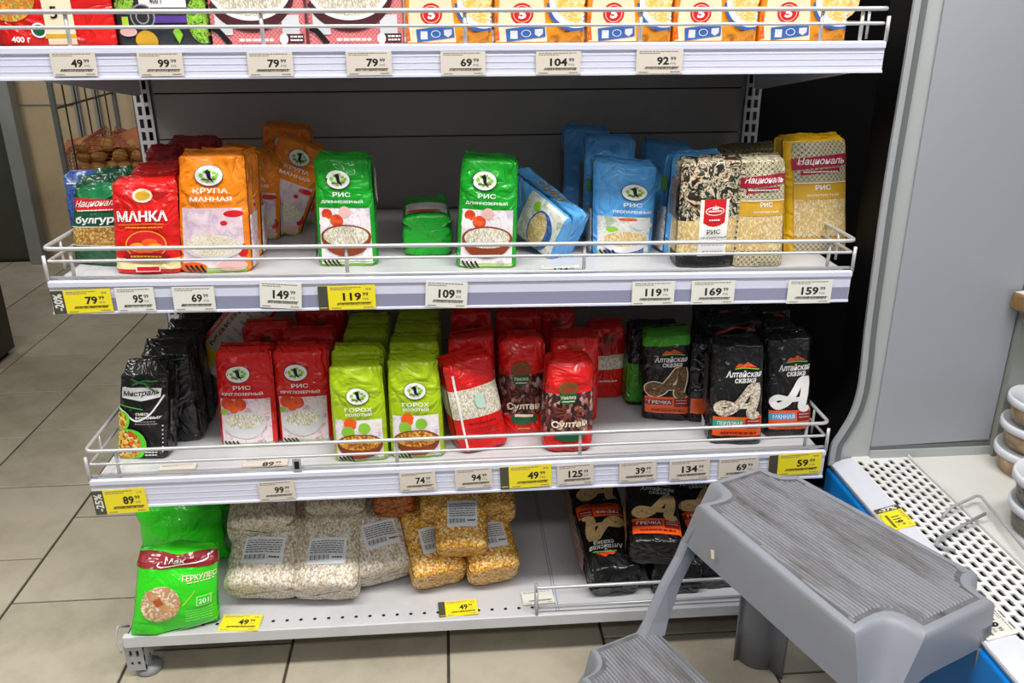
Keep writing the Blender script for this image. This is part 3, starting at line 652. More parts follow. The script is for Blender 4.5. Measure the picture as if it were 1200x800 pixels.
PACKS = [
  ('bulgur', [-0.5882, 0.0791, 0.7575], [0.0, 0.012, -0.27], [-0.025, 0.1336, 0.0694, 0.1456, 0.0432, -0.0432], 0.045, 0.105, 'green bulgur packet with a see-through grain window at the left end', None, {}),
  ('bulgur', [-0.5587, 0.13, 0.7572], [0.0, 0.013, 0.0], [-0.0347, 0.1402, 0.0347, 0.1457, 0.0347, -0.0347], 0.05, 0, 'dark green packet peeking out above the bulgur packet', None, {}),
  ('blue_sack', [-0.6058, 0.15, 0.7578], [0.0, 0.013, 0.0], [-0.0415, 0.1328, 0.0415, 0.1355, 0.0415, -0.0415], 0.06, 0, 'blue foil packet wedged behind the bulgur packet at the shelf end', None, {}),
  ('manka', [-0.4905, 0.0416, 0.7563], [0.0, 0.013, -0.045], [-0.0453, 0.1382, 0.0562, 0.1424, 0.0505, -0.0505], 0.045, 0.123, 'red semolina packet with white curly lettering beside the bulgur', None, {}),
  ('manka', [-0.494, 0.0845, 0.7563], [0.0, 0.013, -0.044], [-0.0244, 0.1514, 0.0535, 0.1546, 0.0419, -0.0419], 0.045, 0.105, 'red semolina packet standing just behind the front red one', None, {}),
  ('redback', [-0.5101, 0.24, 0.7565], [0.0, 0.013, 0.0], [-0.0285, 0.1594, 0.0285, 0.1614, 0.0285, -0.0285], 0.05, 0, 'dark red packet with a white emblem behind the red semolina', None, {}),
  ('redback', [-0.485, 0.34, 0.7562], [0.0, 0.013, 0.0], [-0.0447, 0.1612, 0.0447, 0.1614, 0.0447, -0.0447], 0.05, 0, 'dark red packet at the back behind the orange semolina', None, {}),
  ('orange', [-0.3883, 0.0439, 0.755], [0.0, 0.013, -0.003], [-0.0416, 0.1782, 0.0593, 0.1792, 0.0557, -0.0557], 0.055, 0.07, 'bright orange semolina packet at the very front of its row', '', {}),
  ('orange', [-0.3828, 0.1305, 0.7549], [0.0, 0.013, 0.065], [-0.0427, 0.1687, 0.0555, 0.1676, 0.0487, -0.0487], 0.05, 0.087, 'orange semolina packet right behind the foremost one', '', {'plain': 1}),
  ('orange', [-0.3686, 0.2429, 0.7547], [0.0, 0.013, 0.097], [-0.0441, 0.1627, 0.056, 0.1439, 0.0442, -0.0442], 0.05, 0.105, 'shaded orange packet third in the orange row', '', {'plain': 0}),
  ('orange', [-0.3206, 0.37, 0.7541], [0.0, 0.013, 0.0], [-0.0456, 0.1846, 0.0456, 0.1772, 0.0456, -0.0456], 0.05, 0, 'orange packet standing tallest at the back wall', None, {}),
  ('orange', [-0.3365, 0.27, 0.766], [0.0, 0.419, 0.209], [-0.045, 0.165, 0.045, 0.165, 0.045, -0.045], 0.05, 0, 'orange packet slumped askew in front of the back orange one', None, {}),
  ('green', [-0.1855, 0.0733, 0.7524], [0.0, 0.013, 0.008], [-0.0466, 0.1706, 0.0439, 0.1678, 0.0478, -0.0478], 0.055, 0.07, 'green long-grain rice packet standing alone beside the gap', None, {}),
  ('green', [0.0366, 0.0511, 0.7495], [0.0, 0.013, -0.045], [-0.0393, 0.1725, 0.0524, 0.1665, 0.0489, -0.0489], 0.055, 0.087, 'green long-grain rice packet standing next to the tipped blue one', None, {}),
  ('greenlie', [-0.0571, 0.1271, 0.8187], [-1.571, 0.0, 0.035], [-0.0415, 0.17, 0.0415, 0.17, 0.0415, -0.0415], 0.066, 0, 'green rice packet lying on its back with its end facing out', None, {'lie': 1}),
  ('blue', [0.2727, 0.1157, 0.7465], [0.0, 0.013, 0.011], [-0.0553, 0.1586, 0.0566, 0.1469, 0.0509, -0.0509], 0.06, 0.07, 'blue parboiled rice packet standing at the front with full bowl print', None, {}),
  ('blue', [0.3915, 0.1188, 0.745], [0.0, 0.013, 0.074], [-0.0393, 0.162, 0.0553, 0.165, 0.0474, -0.0474], 0.055, 0.07, 'blue parboiled rice packet half hidden by the spice-print packet', None, {}),
  ('bluefar', [0.2656, 0.23, 0.7466], [0.0, 0.013, 0.0], [-0.0469, 0.18, 0.0469, 0.1772, 0.0469, -0.0469], 0.05, 0, 'shaded blue rice packet behind the front blue one', None, {}),
  ('bluefar', [0.2472, 0.37, 0.7468], [0.0, 0.013, 0.0], [-0.046, 0.1798, 0.046, 0.1754, 0.046, -0.046], 0.05, 0, 'dark blue rice packet against the back panel', None, {}),
  ('bluefar', [0.3965, 0.33, 0.7449], [0.0, 0.013, 0.0], [-0.0468, 0.1581, 0.0468, 0.1504, 0.0468, -0.0468], 0.05, 0, 'dark blue packet behind the half hidden blue one', None, {}),
  ('spice', [0.3939, 0.0377, 0.745], [0.0, 0.013, 0.006], [-0.0497, 0.1659, 0.0497, 0.1721, 0.0491, -0.0491], 0.05, 0.052, 'rice packet with dark spice print, white label and red shield', None, {}),
  ('nacbeige', [0.4812, 0.0388, 0.7438], [0.0, 0.013, 0.013], [-0.0442, 0.1706, 0.033, 0.1732, 0.0439, -0.0439], 0.05, 0.052, 'beige lattice-patterned rice packet beside the spice-print one', None, {}),
  ('nacyellow', [0.6136, 0.1149, 0.7421], [0.0, 0.013, 0.054], [-0.0787, 0.1905, 0.0347, 0.1936, 0.0578, -0.0578], 0.055, 0.07, 'tall yellow rice packet at the right end of the shelf', None, {}),
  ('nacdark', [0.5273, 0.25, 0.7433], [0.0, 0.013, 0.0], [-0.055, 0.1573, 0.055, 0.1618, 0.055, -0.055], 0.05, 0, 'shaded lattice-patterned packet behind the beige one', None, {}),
  ('bluetip', [0.159, 0.085, 0.7817], [-0.056, -1.127, -0.763], [-0.046, 0.15, 0.046, 0.15, 0.046, -0.046], 0.06, 0, 'blue rice packet tipped over on its side against the others', None, {}),
  ('mistral', [-0.5635, 0.0725, 0.417], [0.0, -0.0, -0.151], [-0.023, 0.1497, 0.0639, 0.1581, 0.0443, -0.0443], 0.05, 0.087, 'black bean-mix packet with white name strip at the front of its file', None, {}),
  ('mistralback', [-0.5178, 0.13, 0.417], [0.0, 0.0, 0.0], [-0.0431, 0.1694, 0.0431, 0.1697, 0.0431, -0.0431], 0.055, 0, 'second black packet of the file behind the bean-mix packet', 'black packets filed behind the bean mix', {}),
  ('mistralback', [-0.5181, 0.19, 0.417], [0.0, 0.0, 0.0], [-0.0418, 0.1665, 0.0418, 0.167, 0.0418, -0.0418], 0.055, 0, 'third black packet of the file behind the bean-mix packet', 'black packets filed behind the bean mix', {}),
  ('mistralback', [-0.522, 0.26, 0.417], [0.0, 0.0, 0.0], [-0.039, 0.1597, 0.039, 0.1605, 0.039, -0.039], 0.055, 0, 'fourth black packet of the file behind the bean-mix packet', 'black packets filed behind the bean mix', {}),
  ('mistralback', [-0.5222, 0.33, 0.417], [0.0, 0.0, 0.0], [-0.0374, 0.1563, 0.0374, 0.1575, 0.0374, -0.0374], 0.055, 0, 'fifth black packet of the file behind the bean-mix packet', 'black packets filed behind the bean mix', {}),
  ('mistralback', [-0.5329, 0.41, 0.417], [0.0, 0.0, 0.0], [-0.0341, 0.146, 0.0341, 0.1476, 0.0341, -0.0341], 0.055, 0, 'last black packet of the file behind the bean-mix packet', 'black packets filed behind the bean mix', {}),
  ('pasta', [-0.4959, 0.26, 0.5034], [-0.14, 0.733, -0.105], [-0.0375, 0.2, 0.0375, 0.2, 0.0375, -0.0375], 0.05, 0, 'white and red printed packet leaning diagonally behind the red rice', None, {}),
  ('red', [-0.3866, 0.1013, 0.417], [0.0, -0.0, -0.02], [-0.0459, 0.1733, 0.0538, 0.1723, 0.0508, -0.0508], 0.055, 0.087, 'red round-grain rice packet, the left one of the front pair', None, {}),
  ('red', [-0.2864, 0.1059, 0.417], [0.0, -0.0, -0.015], [-0.0492, 0.1699, 0.0502, 0.1703, 0.0475, -0.0475], 0.055, 0.087, 'red round-grain rice packet, the right one of the front pair', None, {}),
  ('redtop', [-0.3601, 0.21, 0.417], [0.0, 0.0, 0.0], [-0.045, 0.1834, 0.045, 0.1839, 0.045, -0.045], 0.055, 0, 'shaded red packet behind the left red rice packet', None, {}),
  ('redtop', [-0.2805, 0.18, 0.417], [0.0, 0.0, 0.0], [-0.0483, 0.1774, 0.0483, 0.1776, 0.0483, -0.0483], 0.05, 0, 'shaded red packet right behind the right red rice packet', None, {}),
  ('redtop', [-0.275, 0.3, 0.417], [0.0, 0.0, 0.0], [-0.0487, 0.1807, 0.0487, 0.1813, 0.0487, -0.0487], 0.055, 0, 'dark red packet at the back beside the lime packets', None, {}),
  ('lime', [-0.1825, 0.032, 0.417], [0.0, -0.0, -0.019], [-0.0485, 0.1659, 0.0431, 0.1664, 0.0465, -0.0465], 0.055, 0.105, 'lime green split-pea packet, the left one of the front pair', None, {}),
  ('lime', [-0.0863, 0.0361, 0.417], [0.0, -0.0, -0.018], [-0.0474, 0.1728, 0.0408, 0.1719, 0.047, -0.047], 0.055, 0.105, 'lime green split-pea packet, the right one of the front pair', None, {}),
  ('limetop', [-0.189, 0.13, 0.417], [0.0, 0.0, 0.0], [-0.0474, 0.1631, 0.0474, 0.1614, 0.0474, -0.0474], 0.05, 0, 'first lime packet behind the left front lime packet', 'shaded lime packets behind the front pair', {}),
  ('limetop', [-0.1796, 0.2, 0.417], [0.0, 0.0, 0.0], [-0.0433, 0.1697, 0.0433, 0.1686, 0.0433, -0.0433], 0.05, 0, 'second lime packet behind the left front lime packet', 'shaded lime packets behind the front pair', {}),
  ('limetop', [-0.179, 0.27, 0.417], [0.0, 0.0, 0.0], [-0.0419, 0.1692, 0.0419, 0.1683, 0.0419, -0.0419], 0.05, 0, 'last lime packet in the left lime file', 'shaded lime packets behind the front pair', {}),
  ('limetop', [-0.0895, 0.15, 0.417], [0.0, 0.0, 0.0], [-0.0453, 0.1695, 0.0453, 0.1682, 0.0453, -0.0453], 0.05, 0, 'first lime packet behind the right front lime packet', 'shaded lime packets behind the front pair', {}),
  ('limetop', [-0.0853, 0.215, 0.417], [0.0, 0.0, 0.0], [-0.0456, 0.1695, 0.0456, 0.1682, 0.0456, -0.0456], 0.05, 0, 'second lime packet behind the right front lime packet', 'shaded lime packets behind the front pair', {}),
  ('limetop', [-0.0846, 0.285, 0.417], [0.0, 0.0, 0.0], [-0.0434, 0.1713, 0.0434, 0.1704, 0.0434, -0.0434], 0.05, 0, 'last lime packet in the right lime file', 'shaded lime packets behind the front pair', {}),
  ('redrice', [0.0322, 0.0511, 0.417], [0.0, -0.0, 0.335], [-0.0671, 0.1591, 0.0238, 0.1728, 0.046, -0.046], 0.055, 0.141, 'tilted red packet with a wide window of white rice', None, {}),
  ('redriceback', [0.0121, 0.14, 0.417], [0.0, 0.0, 0.0], [-0.0425, 0.1732, 0.0425, 0.1834, 0.0425, -0.0425], 0.05, 0, 'shaded red film packet right behind the tilted rice packet', None, {}),
  ('redriceback', [0.015, 0.22, 0.417], [0.0, 0.0, 0.0], [-0.0396, 0.1963, 0.0396, 0.1972, 0.0396, -0.0396], 0.05, 0, 'dark red packet at the back behind the tilted rice packet', None, {}),
  ('sultan', [0.103, 0.0998, 0.417], [0.0, -0.0, -0.001], [-0.0455, 0.1798, 0.0432, 0.1816, 0.0404, -0.0404], 0.055, 0.087, 'red kidney bean packet standing left of the crumpled one', None, {}),
  ('sultan', [0.1747, 0.0313, 0.417], [0.0, -0.0, 0.02], [-0.0379, 0.1639, 0.0487, 0.1648, 0.0451, -0.0451], 0.06, 0.141, 'crumpled shiny red bean packet standing furthest forward', None, {}),
  ('redtop', [0.1039, 0.22, 0.417], [0.0, 0.0, 0.0], [-0.0447, 0.187, 0.0447, 0.1859, 0.0447, -0.0447], 0.055, 0, 'dark red packet behind the left bean packet', None, {}),
  ('redtop', [0.2009, 0.15, 0.417], [0.0, 0.0, 0.0], [-0.0458, 0.1681, 0.0458, 0.1684, 0.0458, -0.0458], 0.055, 0, 'shaded red packet behind the crumpled bean packet', None, {}),
  ('redriceback', [0.2781, 0.25, 0.417], [0.0, 0.0, 0.0], [-0.0365, 0.148, 0.0365, 0.151, 0.0365, -0.0365], 0.05, 0, 'red packet with a pale grain window deep between beans and buckwheat', None, {}),
  ('redtop', [0.1856, 0.3, 0.417], [0.0, 0.0, 0.0], [-0.0381, 0.1665, 0.0381, 0.1642, 0.0381, -0.0381], 0.055, 0, 'dark red crinkled packet furthest back behind the beans', None, {}),
  ('a_brown', [0.3749, 0.1412, 0.417], [0.0, -0.0, -0.202], [-0.0533, 0.1626, 0.0353, 0.1713, 0.0451, -0.0451], 0.055, 0.07, 'black buckwheat packet with green top and brown letter', None, {}),
  ('a_side', [0.3633, 0.21, 0.417], [0.0, 0.0, 0.0], [-0.0507, 0.1606, 0.0507, 0.1591, 0.0507, -0.0507], 0.05, 0, 'black and green packet behind the buckwheat packet', None, {}),
  ('a_pearl', [0.4741, 0.0379, 0.417], [0.0, -0.0, -0.116], [-0.0508, 0.1811, 0.0387, 0.1852, 0.0473, -0.0473], 0.06, 0.07, 'black pearl-barley packet with speckled letter at the front', None, {}),
  ('a_white', [0.5782, 0.0553, 0.417], [0.0, -0.0, -0.044], [-0.0557, 0.1818, 0.0262, 0.1883, 0.042, -0.042], 0.06, 0.07, 'black semolina packet with solid white letter at the row end', None, {}),
  ('a_back', [0.4961, 0.16, 0.417], [0.0, 0.0, 0.0], [-0.0558, 0.1834, 0.0558, 0.1865, 0.0558, -0.0558], 0.06, 0, 'shaded black packet right behind the pearl-barley packet', None, {}),
  ('a_back', [0.5822, 0.16, 0.417], [0.0, 0.0, 0.0], [-0.0355, 0.175, 0.0355, 0.1744, 0.0355, -0.0355], 0.06, 0, 'shaded black packet right behind the white-letter packet', None, {}),
  ('a_back', [0.514, 0.26, 0.417], [0.0, 0.0, 0.0], [-0.0543, 0.178, 0.0543, 0.1783, 0.0543, -0.0543], 0.06, 0, 'black packet with red arc at the back behind the barley', None, {}),
  ('a_back', [0.6138, 0.26, 0.417], [0.0, 0.0, 0.0], [-0.0342, 0.1674, 0.0342, 0.1689, 0.0342, -0.0342], 0.06, 0, 'black packet at the back behind the white-letter packet', None, {}),
  ('a_pearlside', [0.4573, 0.13, 0.417], [0.0, 0.0, 0.0], [-0.0455, 0.1558, 0.0455, 0.1594, 0.0455, -0.0455], 0.055, 0, 'black packet with orange strip squeezed left of the barley packet', None, {}),
  ('herc', [-0.5294, -0.0107, 0.1], [0.0, -0.0, 0.195], [-0.0459, 0.158, 0.0931, 0.1407, 0.0771, -0.0771], 0.06, 0.213, 'bright green oat-flake bag hanging over the shelf edge', None, {}),
  ('herctop', [-0.5685, 0.2, 0.1], [0.0, 0.0, 0.0], [-0.0865, 0.1362, 0.0865, 0.1195, 0.0865, -0.0865], 0.07, 0, 'green bag leaning upright behind the front oat-flake bag', None, {'tagless': 1}),
  ('herctop', [-0.5542, 0.33, 0.1], [0.0, 0.0, 0.0], [-0.0583, 0.0933, 0.0583, 0.0833, 0.0583, -0.0583], 0.06, 0, 'green bag with red print at the back of the green pair', None, {}),
  ('herctop', [-0.3664, 0.36, 0.1], [0.0, 0.0, 0.0], [-0.0347, 0.0517, 0.0347, 0.0525, 0.0347, -0.0347], 0.06, 0, 'green bag deep behind the clear oat bags', None, {}),
  ('oats', [-0.3903, 0.0434, 0.1629], [-1.047, 0.0, -0.08], [-0.0679, 0.2, 0.0679, 0.2, 0.0679, -0.0679], 0.068, 0, 'clear bag of oats, lower left one next to the green bag', None, {'lie': 1}),
  ('oats', [-0.2704, 0.0313, 0.1629], [-1.047, 0.0, -0.042], [-0.0625, 0.2, 0.0625, 0.2, 0.0625, -0.0625], 0.068, 0, 'clear bag of oats, lower middle one with upright label', None, {'lie': 1}),
  ('oats', [-0.1543, 0.0752, 0.1664], [-1.047, 0.0, 0.337], [-0.0594, 0.2, 0.0594, 0.2, 0.0594, -0.0594], 0.072, 0, 'clear bag of oats turned slightly, beside the corn bags', None, {'lie': 1}),
  ('oats', [-0.388, 0.1153, 0.2556], [-1.361, 0.0, 0.09], [-0.0641, 0.18, 0.0641, 0.18, 0.0641, -0.0641], 0.065, 0, 'clear bag of oats with a rounded end, on top at left', None, {'tagless': 1, 'lie': 1}),
  ('oats', [-0.2539, 0.1378, 0.2625], [-1.222, 0.0, 0.013], [-0.0599, 0.18, 0.0599, 0.18, 0.0599, -0.0599], 0.075, 0, 'clear bag of oats lying on top beside the rounded one', None, {'tagless': 1, 'lie': 1}),
  ('lentil', [-0.1426, 0.1536, 0.2668], [-1.484, 0.0, 0.027], [-0.041, 0.15, 0.041, 0.15, 0.041, -0.041], 0.05, 0, 'clear bag of orange grain at the back behind the oats', None, {'tagless': 1, 'lie': 1}),
  ('corn', [-0.0528, 0.058, 0.1603], [-1.047, 0.0, 0.26], [-0.0524, 0.2, 0.0524, 0.2, 0.0524, -0.0524], 0.065, 0, 'clear bag of corn grits, lower left one above the price tag', None, {'lie': 1}),
  ('corn', [0.0496, 0.056, 0.1646], [-1.047, 0.0, 0.199], [-0.0502, 0.2, 0.0502, 0.2, 0.0502, -0.0502], 0.07, 0, 'clear bag of corn grits, lower right one', None, {'lie': 1}),
  ('corn', [-0.0163, 0.0438, 0.2229], [-0.908, 0.0, -0.029], [-0.0496, 0.19, 0.0496, 0.19, 0.0496, -0.0496], 0.062, 0, 'clear bag of corn grits lying on top of the other two', None, {'lie': 1}),
  ('corn', [-0.06, 0.1048, 0.2714], [-1.134, 0.0, -0.081], [-0.0339, 0.13, 0.0339, 0.13, 0.0339, -0.0339], 0.06, 0, 'clear bag of corn grits at the back left', None, {'tagless': 0, 'lie': 1}),
  ('corn', [0.0501, 0.1065, 0.2704], [-1.134, 0.0, 0.023], [-0.0408, 0.13, 0.0408, 0.13, 0.0408, -0.0408], 0.07, 0, 'clear bag of corn grits at the back right', None, {'tagless': 0, 'lie': 1}),
  ('a_lie', [0.2611, 0.2164, 0.205], [-1.745, 0.0, 3.194], [-0.049, 0.19, 0.049, 0.19, 0.049, -0.049], 0.07, 0, 'black packet lying face up, upside-down letter, foremost on bottom shelf', None, {'lie': 1}),
  ('a_liefold', [0.3984, 0.222, 0.1853], [-1.641, 0.0, 3.089], [-0.049, 0.19, 0.049, 0.19, 0.049, -0.049], 0.07, 0, 'black packet lying beside the foremost one, behind the stool strut', None, {'lie': 1}),
  ('a_lie', [0.3387, 0.0135, 0.235], [-1.326, 0.0, -0.14], [-0.049, 0.18, 0.049, 0.18, 0.049, -0.049], 0.06, 0, 'black packet lying on top of the second, creased end outward', None, {'lie': 1}),
  ('a_lie', [0.2704, 0.1701, 0.177], [-1.187, 0.0, 0.087], [-0.0475, 0.18, 0.0475, 0.18, 0.0475, -0.0475], 0.075, 0, 'black packet lying behind the foremost one', None, {'lie': 1}),
  ('a_liefold', [0.4793, 0.2329, 0.1803], [-1.641, 0.0, 3.142], [-0.049, 0.19, 0.049, 0.19, 0.049, -0.049], 0.065, 0, 'black packet lying deepest behind the stool seat', None, {'lie': 1}),
  ('a_lie', [0.4512, 0.0455, 0.23], [-1.396, 0.0, 0.07], [-0.049, 0.18, 0.049, 0.18, 0.049, -0.049], 0.06, 0, 'black packet on top of the one behind the stool seat', None, {'lie': 1}),
  ('s1red', [-0.5621, 0.04, 1.0905], [0.0, 0.0, 0.0], [-0.0816, 0.2, 0.0816, 0.2, 0.0816, -0.0816], 0.05, 0, 'red grain packet with noodle picture at the left of the top shelf', None, {}),
  ('s1dark', [-0.4172, 0.045, 1.0905], [0.0, 0.0, 0.0], [-0.0639, 0.2, 0.0639, 0.2, 0.0639, -0.0639], 0.05, 0, 'dark packet with green vegetables printed on it, on top shelf', None, {}),
  ('s1pink', [-0.2842, 0.045, 1.0905], [0.0, 0.0, 0.0], [-0.0667, 0.19, 0.0667, 0.19, 0.0667, -0.0667], 0.05, 0, 'red checked rice box beside the dark vegetable packet', None, {}),
  ('s1pink', [-0.1461, 0.045, 1.0905], [0.0, 0.0, 0.0], [-0.0678, 0.19, 0.0678, 0.19, 0.0678, -0.0678], 0.05, 0, 'red checked rice box beside the orange boxes', None, {}),
  ('s1orange', [-0.0119, 0.05, 1.0905], [0.0, 0.0, 0.0], [-0.0629, 0.17, 0.0629, 0.17, 0.0629, -0.0629], 0.045, 0, 'leftmost orange box in the row of orange boxes', 'orange boxes on the top shelf', {}),
  ('s1orange', [0.1211, 0.05, 1.0905], [0.0, 0.0, 0.0], [-0.0664, 0.17, 0.0664, 0.17, 0.0664, -0.0664], 0.045, 0, 'second orange box from the left on the top shelf', 'orange boxes on the top shelf', {}),
  ('s1orange', [0.2542, 0.05, 1.0905], [0.0, 0.0, 0.0], [-0.0629, 0.17, 0.0629, 0.17, 0.0629, -0.0629], 0.045, 0, 'middle orange box of the five on the top shelf', 'orange boxes on the top shelf', {}),
  ('s1orange', [0.3842, 0.05, 1.0905], [0.0, 0.0, 0.0], [-0.0632, 0.17, 0.0632, 0.17, 0.0632, -0.0632], 0.045, 0, 'second orange box from the right on the top shelf', 'orange boxes on the top shelf', {}),
  ('s1orange', [0.5181, 0.05, 1.0905], [0.0, 0.0, 0.0], [-0.0668, 0.17, 0.0668, 0.17, 0.0668, -0.0668], 0.045, 0, 'rightmost orange box, next to the black gap', 'orange boxes on the top shelf', {}),
]
TAGS = [
  (1, '49', [-0.5261, -0.0045, 1.0705], 0.0599, 0.0317, 'b', 0, 'beige price tag reading 49.99 under the red grain packet', ''),
  (1, '99', [-0.4104, -0.0045, 1.0696], 0.0607, 0.0319, 'b', 0, 'beige price tag reading 99.99 under the dark packet', ''),
  (1, '79', [-0.2617, -0.0045, 1.0684], 0.0621, 0.0322, 'b', 0, 'beige price tag reading 79.99, left of the two, on top rail', ''),
  (1, '79', [-0.1255, -0.0045, 1.0685], 0.0633, 0.0324, 'b', 0, 'beige price tag reading 79.99, right of the two, on top rail', ''),
  (1, '69', [0.0062, -0.0045, 1.0675], 0.0632, 0.0327, 'b', 0, 'beige top-rail price tag below the leftmost orange box, reading 69.99', ''),
  (1, '104', [0.1418, -0.0045, 1.067], 0.0643, 0.0318, 'b', 0, 'beige top-rail price tag below the second orange box, reading 104.99', ''),
  (1, '92', [0.2882, -0.0045, 1.0676], 0.068, 0.0332, 'b', 0, 'beige top-rail price tag furthest right, reading 92.99', ''),
  (2, '79', [-0.5767, -0.0045, 0.7299], 0.0871, 0.0365, 'y', -2, 'yellow discount price tag at the left end of the second rail, reading 79.99', '-20%'),
  (2, '95', [-0.4983, -0.0045, 0.7304], 0.0569, 0.0385, 'w', -1, 'white price tag reading 95.99 beside the yellow 79.99 tag', ''),
  (2, '69', [-0.4117, -0.0045, 0.7292], 0.0622, 0.0388, 'w', 0, 'white price tag reading 69.99 under the orange semolina', ''),
  (2, '149', [-0.2814, -0.0045, 0.731], 0.0629, 0.0417, 'w', 4, 'tilted white price tag reading 149 left of the yellow 119 tag', ''),
  (2, '119', [-0.1813, -0.0045, 0.7247], 0.0873, 0.0386, 'y', -1, 'yellow price tag reading 119 under the lone green packet', '#'),
  (2, '109', [-0.0281, -0.0045, 0.7252], 0.065, 0.0424, 'w', 3, 'white price tag reading 109 under the right green packet', ''),
  (2, '119', [0.2989, -0.0045, 0.7181], 0.0682, 0.0389, 'w', 0, 'white price tag reading 119 under the blue rice', ''),
  (2, '169', [0.3957, -0.0045, 0.7168], 0.07, 0.0391, 'w', 0, 'white price tag reading 169 under the spice-print packet', ''),
  (2, '159', [0.5544, -0.0045, 0.7137], 0.0728, 0.0395, 'w', 0, 'white price tag reading 159 under the yellow rice packet', ''),
  (3, '89', [-0.5786, -0.0045, 0.3807], 0.0861, 0.0453, 'y', -2, 'yellow discount price tag at the left end of the third rail, reading 89.99', '-25%'),
  (3, '99', [-0.3222, -0.0045, 0.3885], 0.0597, 0.0359, 'b', -2, 'beige price tag reading 99.99 under the red rice', ''),
  (3, '74', [-0.0868, -0.0045, 0.3951], 0.0603, 0.036, 'b', -2, 'beige price tag reading 74.99 under the lime packets', ''),
  (3, '94', [0.0079, -0.0045, 0.3964], 0.0631, 0.0379, 'b', -2, 'beige price tag reading 94 left of the yellow 49 tag', ''),
  (3, '49', [0.0969, -0.0045, 0.3954], 0.088, 0.0425, 'y', -2, 'yellow price tag reading 49.99 on the third rail', '#'),
  (3, '125', [0.1821, -0.0045, 0.3955], 0.0629, 0.0398, 'b', -2, 'beige price tag reading 125 under the crumpled bean packet', ''),
  (3, '39', [0.2904, -0.0045, 0.3963], 0.0646, 0.0383, 'b', -2, 'beige price tag reading 39.99 on the third rail', ''),
  (3, '134', [0.381, -0.0045, 0.3954], 0.0705, 0.0387, 'b', -2, 'beige price tag reading 134.99 beside the 39.99 tag', ''),
  (3, '69', [0.468, -0.0045, 0.3947], 0.0704, 0.0388, 'b', -2, 'beige price tag reading 69.99 above the stool top', ''),
  (3, '59', [0.5683, -0.0045, 0.3976], 0.0937, 0.0416, 'y', -2, 'yellow price tag reading 59.99 at the right rail end', '#'),
]
# ------------------------------------------------------------------ setting
m_tile = worn('floor_tile_glaze', 'b3aa97', '979079', 9, .42, .05, contrast=(.42, .75))
m_tile2 = worn('floor_tile_glaze_warm', 'b7ae9b', '9c937e', 7, .42, .05, contrast=(.45, .8))
m_grout = worn('floor_grout', '3a352e', '57503f', 30, .9)
m_olive = worn('olive_wall_paint', '42443a', '38392f', 3, .5)
m_beige = worn('beige_panel', 'c0ab8a', 'ac9672', 3, .6)
m_greyw = worn('grey_wall_paint', '8c8e88', '7e807a', 3, .6)
m_black = plain('black_board', '070708', .6, spec=.15)

def structure(mb, name, parent=None, **k):
    o = mb.build(name, parent, **k)
    if parent is None: o['kind'] = 'structure'
    return o

fl = MB(); fl.box(-3.6, 2.4, -2.6, 3.2, -.03, -.004, m_grout)
floor = structure(fl, 'floor')
tile_mesh = {}
phase = {-5: .04, -4: .08, -3: .246, -2: .08, -1: .246, 0: .20, 1: .045, 2: .246, 3: .08}
TW, TL_ = .30, .3215
def tile_obj(x, y, k, tw=TW, tl=TL_):
    key = (k, round(tw, 3), round(tl, 3))
    if key not in tile_mesh:
        mb = MB(); g = .0027; c = .0012
        a, b = tw/2-g, tl/2-g
        vs = [(-a, -b, -.006), (a, -b, -.006), (a, b, -.006), (-a, b, -.006), (-a, -b, -c), (a, -b, -c), (a, b, -c), (-a, b, -c), (-a+c, -b+c, 0), (a-c, -b+c, 0), (a-c, b-c, 0), (-a+c, b-c, 0)]
        fs = [(8, 9, 10, 11)] + [(i, (i+1) % 4, 4+(i+1) % 4, 4+i) for i in range(4)] + [(4+i, 4+(i+1) % 4, 8+(i+1) % 4, 8+i) for i in range(4)]
        mb.add(vs, fs, (m_tile, m_tile2)[k]); me = mb.build('tile'); tile_mesh[key] = me.data; bpy.data.objects.remove(me)
    o = bpy.data.objects.new('tile', tile_mesh[key]); COL.objects.link(o); o.parent = floor
    o.location = (x, y, random.uniform(-.0006, .0004)); o.rotation_euler = (0, 0, random.choice((0, math.pi)))
nt = 0
for ci in range(-9, 6):
    x0 = -.047+ci*TW
    ph = phase.get(ci, .08 if ci % 2 else .246)
    for j in range(-8, 10):
        y = ph+(j+.5)*TL_
        cx = x0+TW/2
        if not (-2.5 < y < 3.1): continue
        # keep the tiles that the view can reach
        if y < -.55 and cx < 1.2 and y < -.9: continue
        if cx > 1.0 and y > -.2: continue
        if nt >= 300: continue
        tile_obj(cx, y, random.randint(0, 1)); nt += 1

w = MB(); w.box(-3.6, -2.035, 2.93, 3.0, 0, 2.9, m_olive); structure(w, 'wall_back_left')
w = MB(); w.box(-2.035, 2.4, 2.95, 3.0, 0, 2.9, m_beige); wb = structure(w, 'wall_back')
for x in (-1.72, -1.63, -1.2, -.7, -.2):
    p = MB(); p.box(x-.012, x+.012, 2.93, 2.95, 0, 2.9, m_greyw); p.build('panel_joint', wb)
p = MB(); p.box(-2.03, -1.74, 2.944, 2.952, .735, .74, m_greyw); p.build('panel_joint', wb)
w = MB(); w.box(-2.04, -1.975, 2.86, 2.93, 0, 2.9, worn('grey_post_paint', '8d8f8b', '7d7f7b', 4, .5)); structure(w, 'trim_1', bevel=.004)
w = MB(); w.box(-3.6, -2.04, 2.915, 2.93, 0, .012, plain('dark_dirt', '1c1a15', .9)); structure(w, 'baseboard_back')
w = MB(); w.box(-3.6, 2.4, -2.6, 3.2, 2.9, 2.95, plain('ceiling_white', 'dcdcd8', .8)); structure(w, 'ceiling')
w = MB(); w.box(.64, 1.45, .56, .59, .0, 2.0, m_black); w.build('black_screen')
tag(bpy.data.objects['black_screen'], 'matt black board closing the gap between shelves and chiller', 'board')

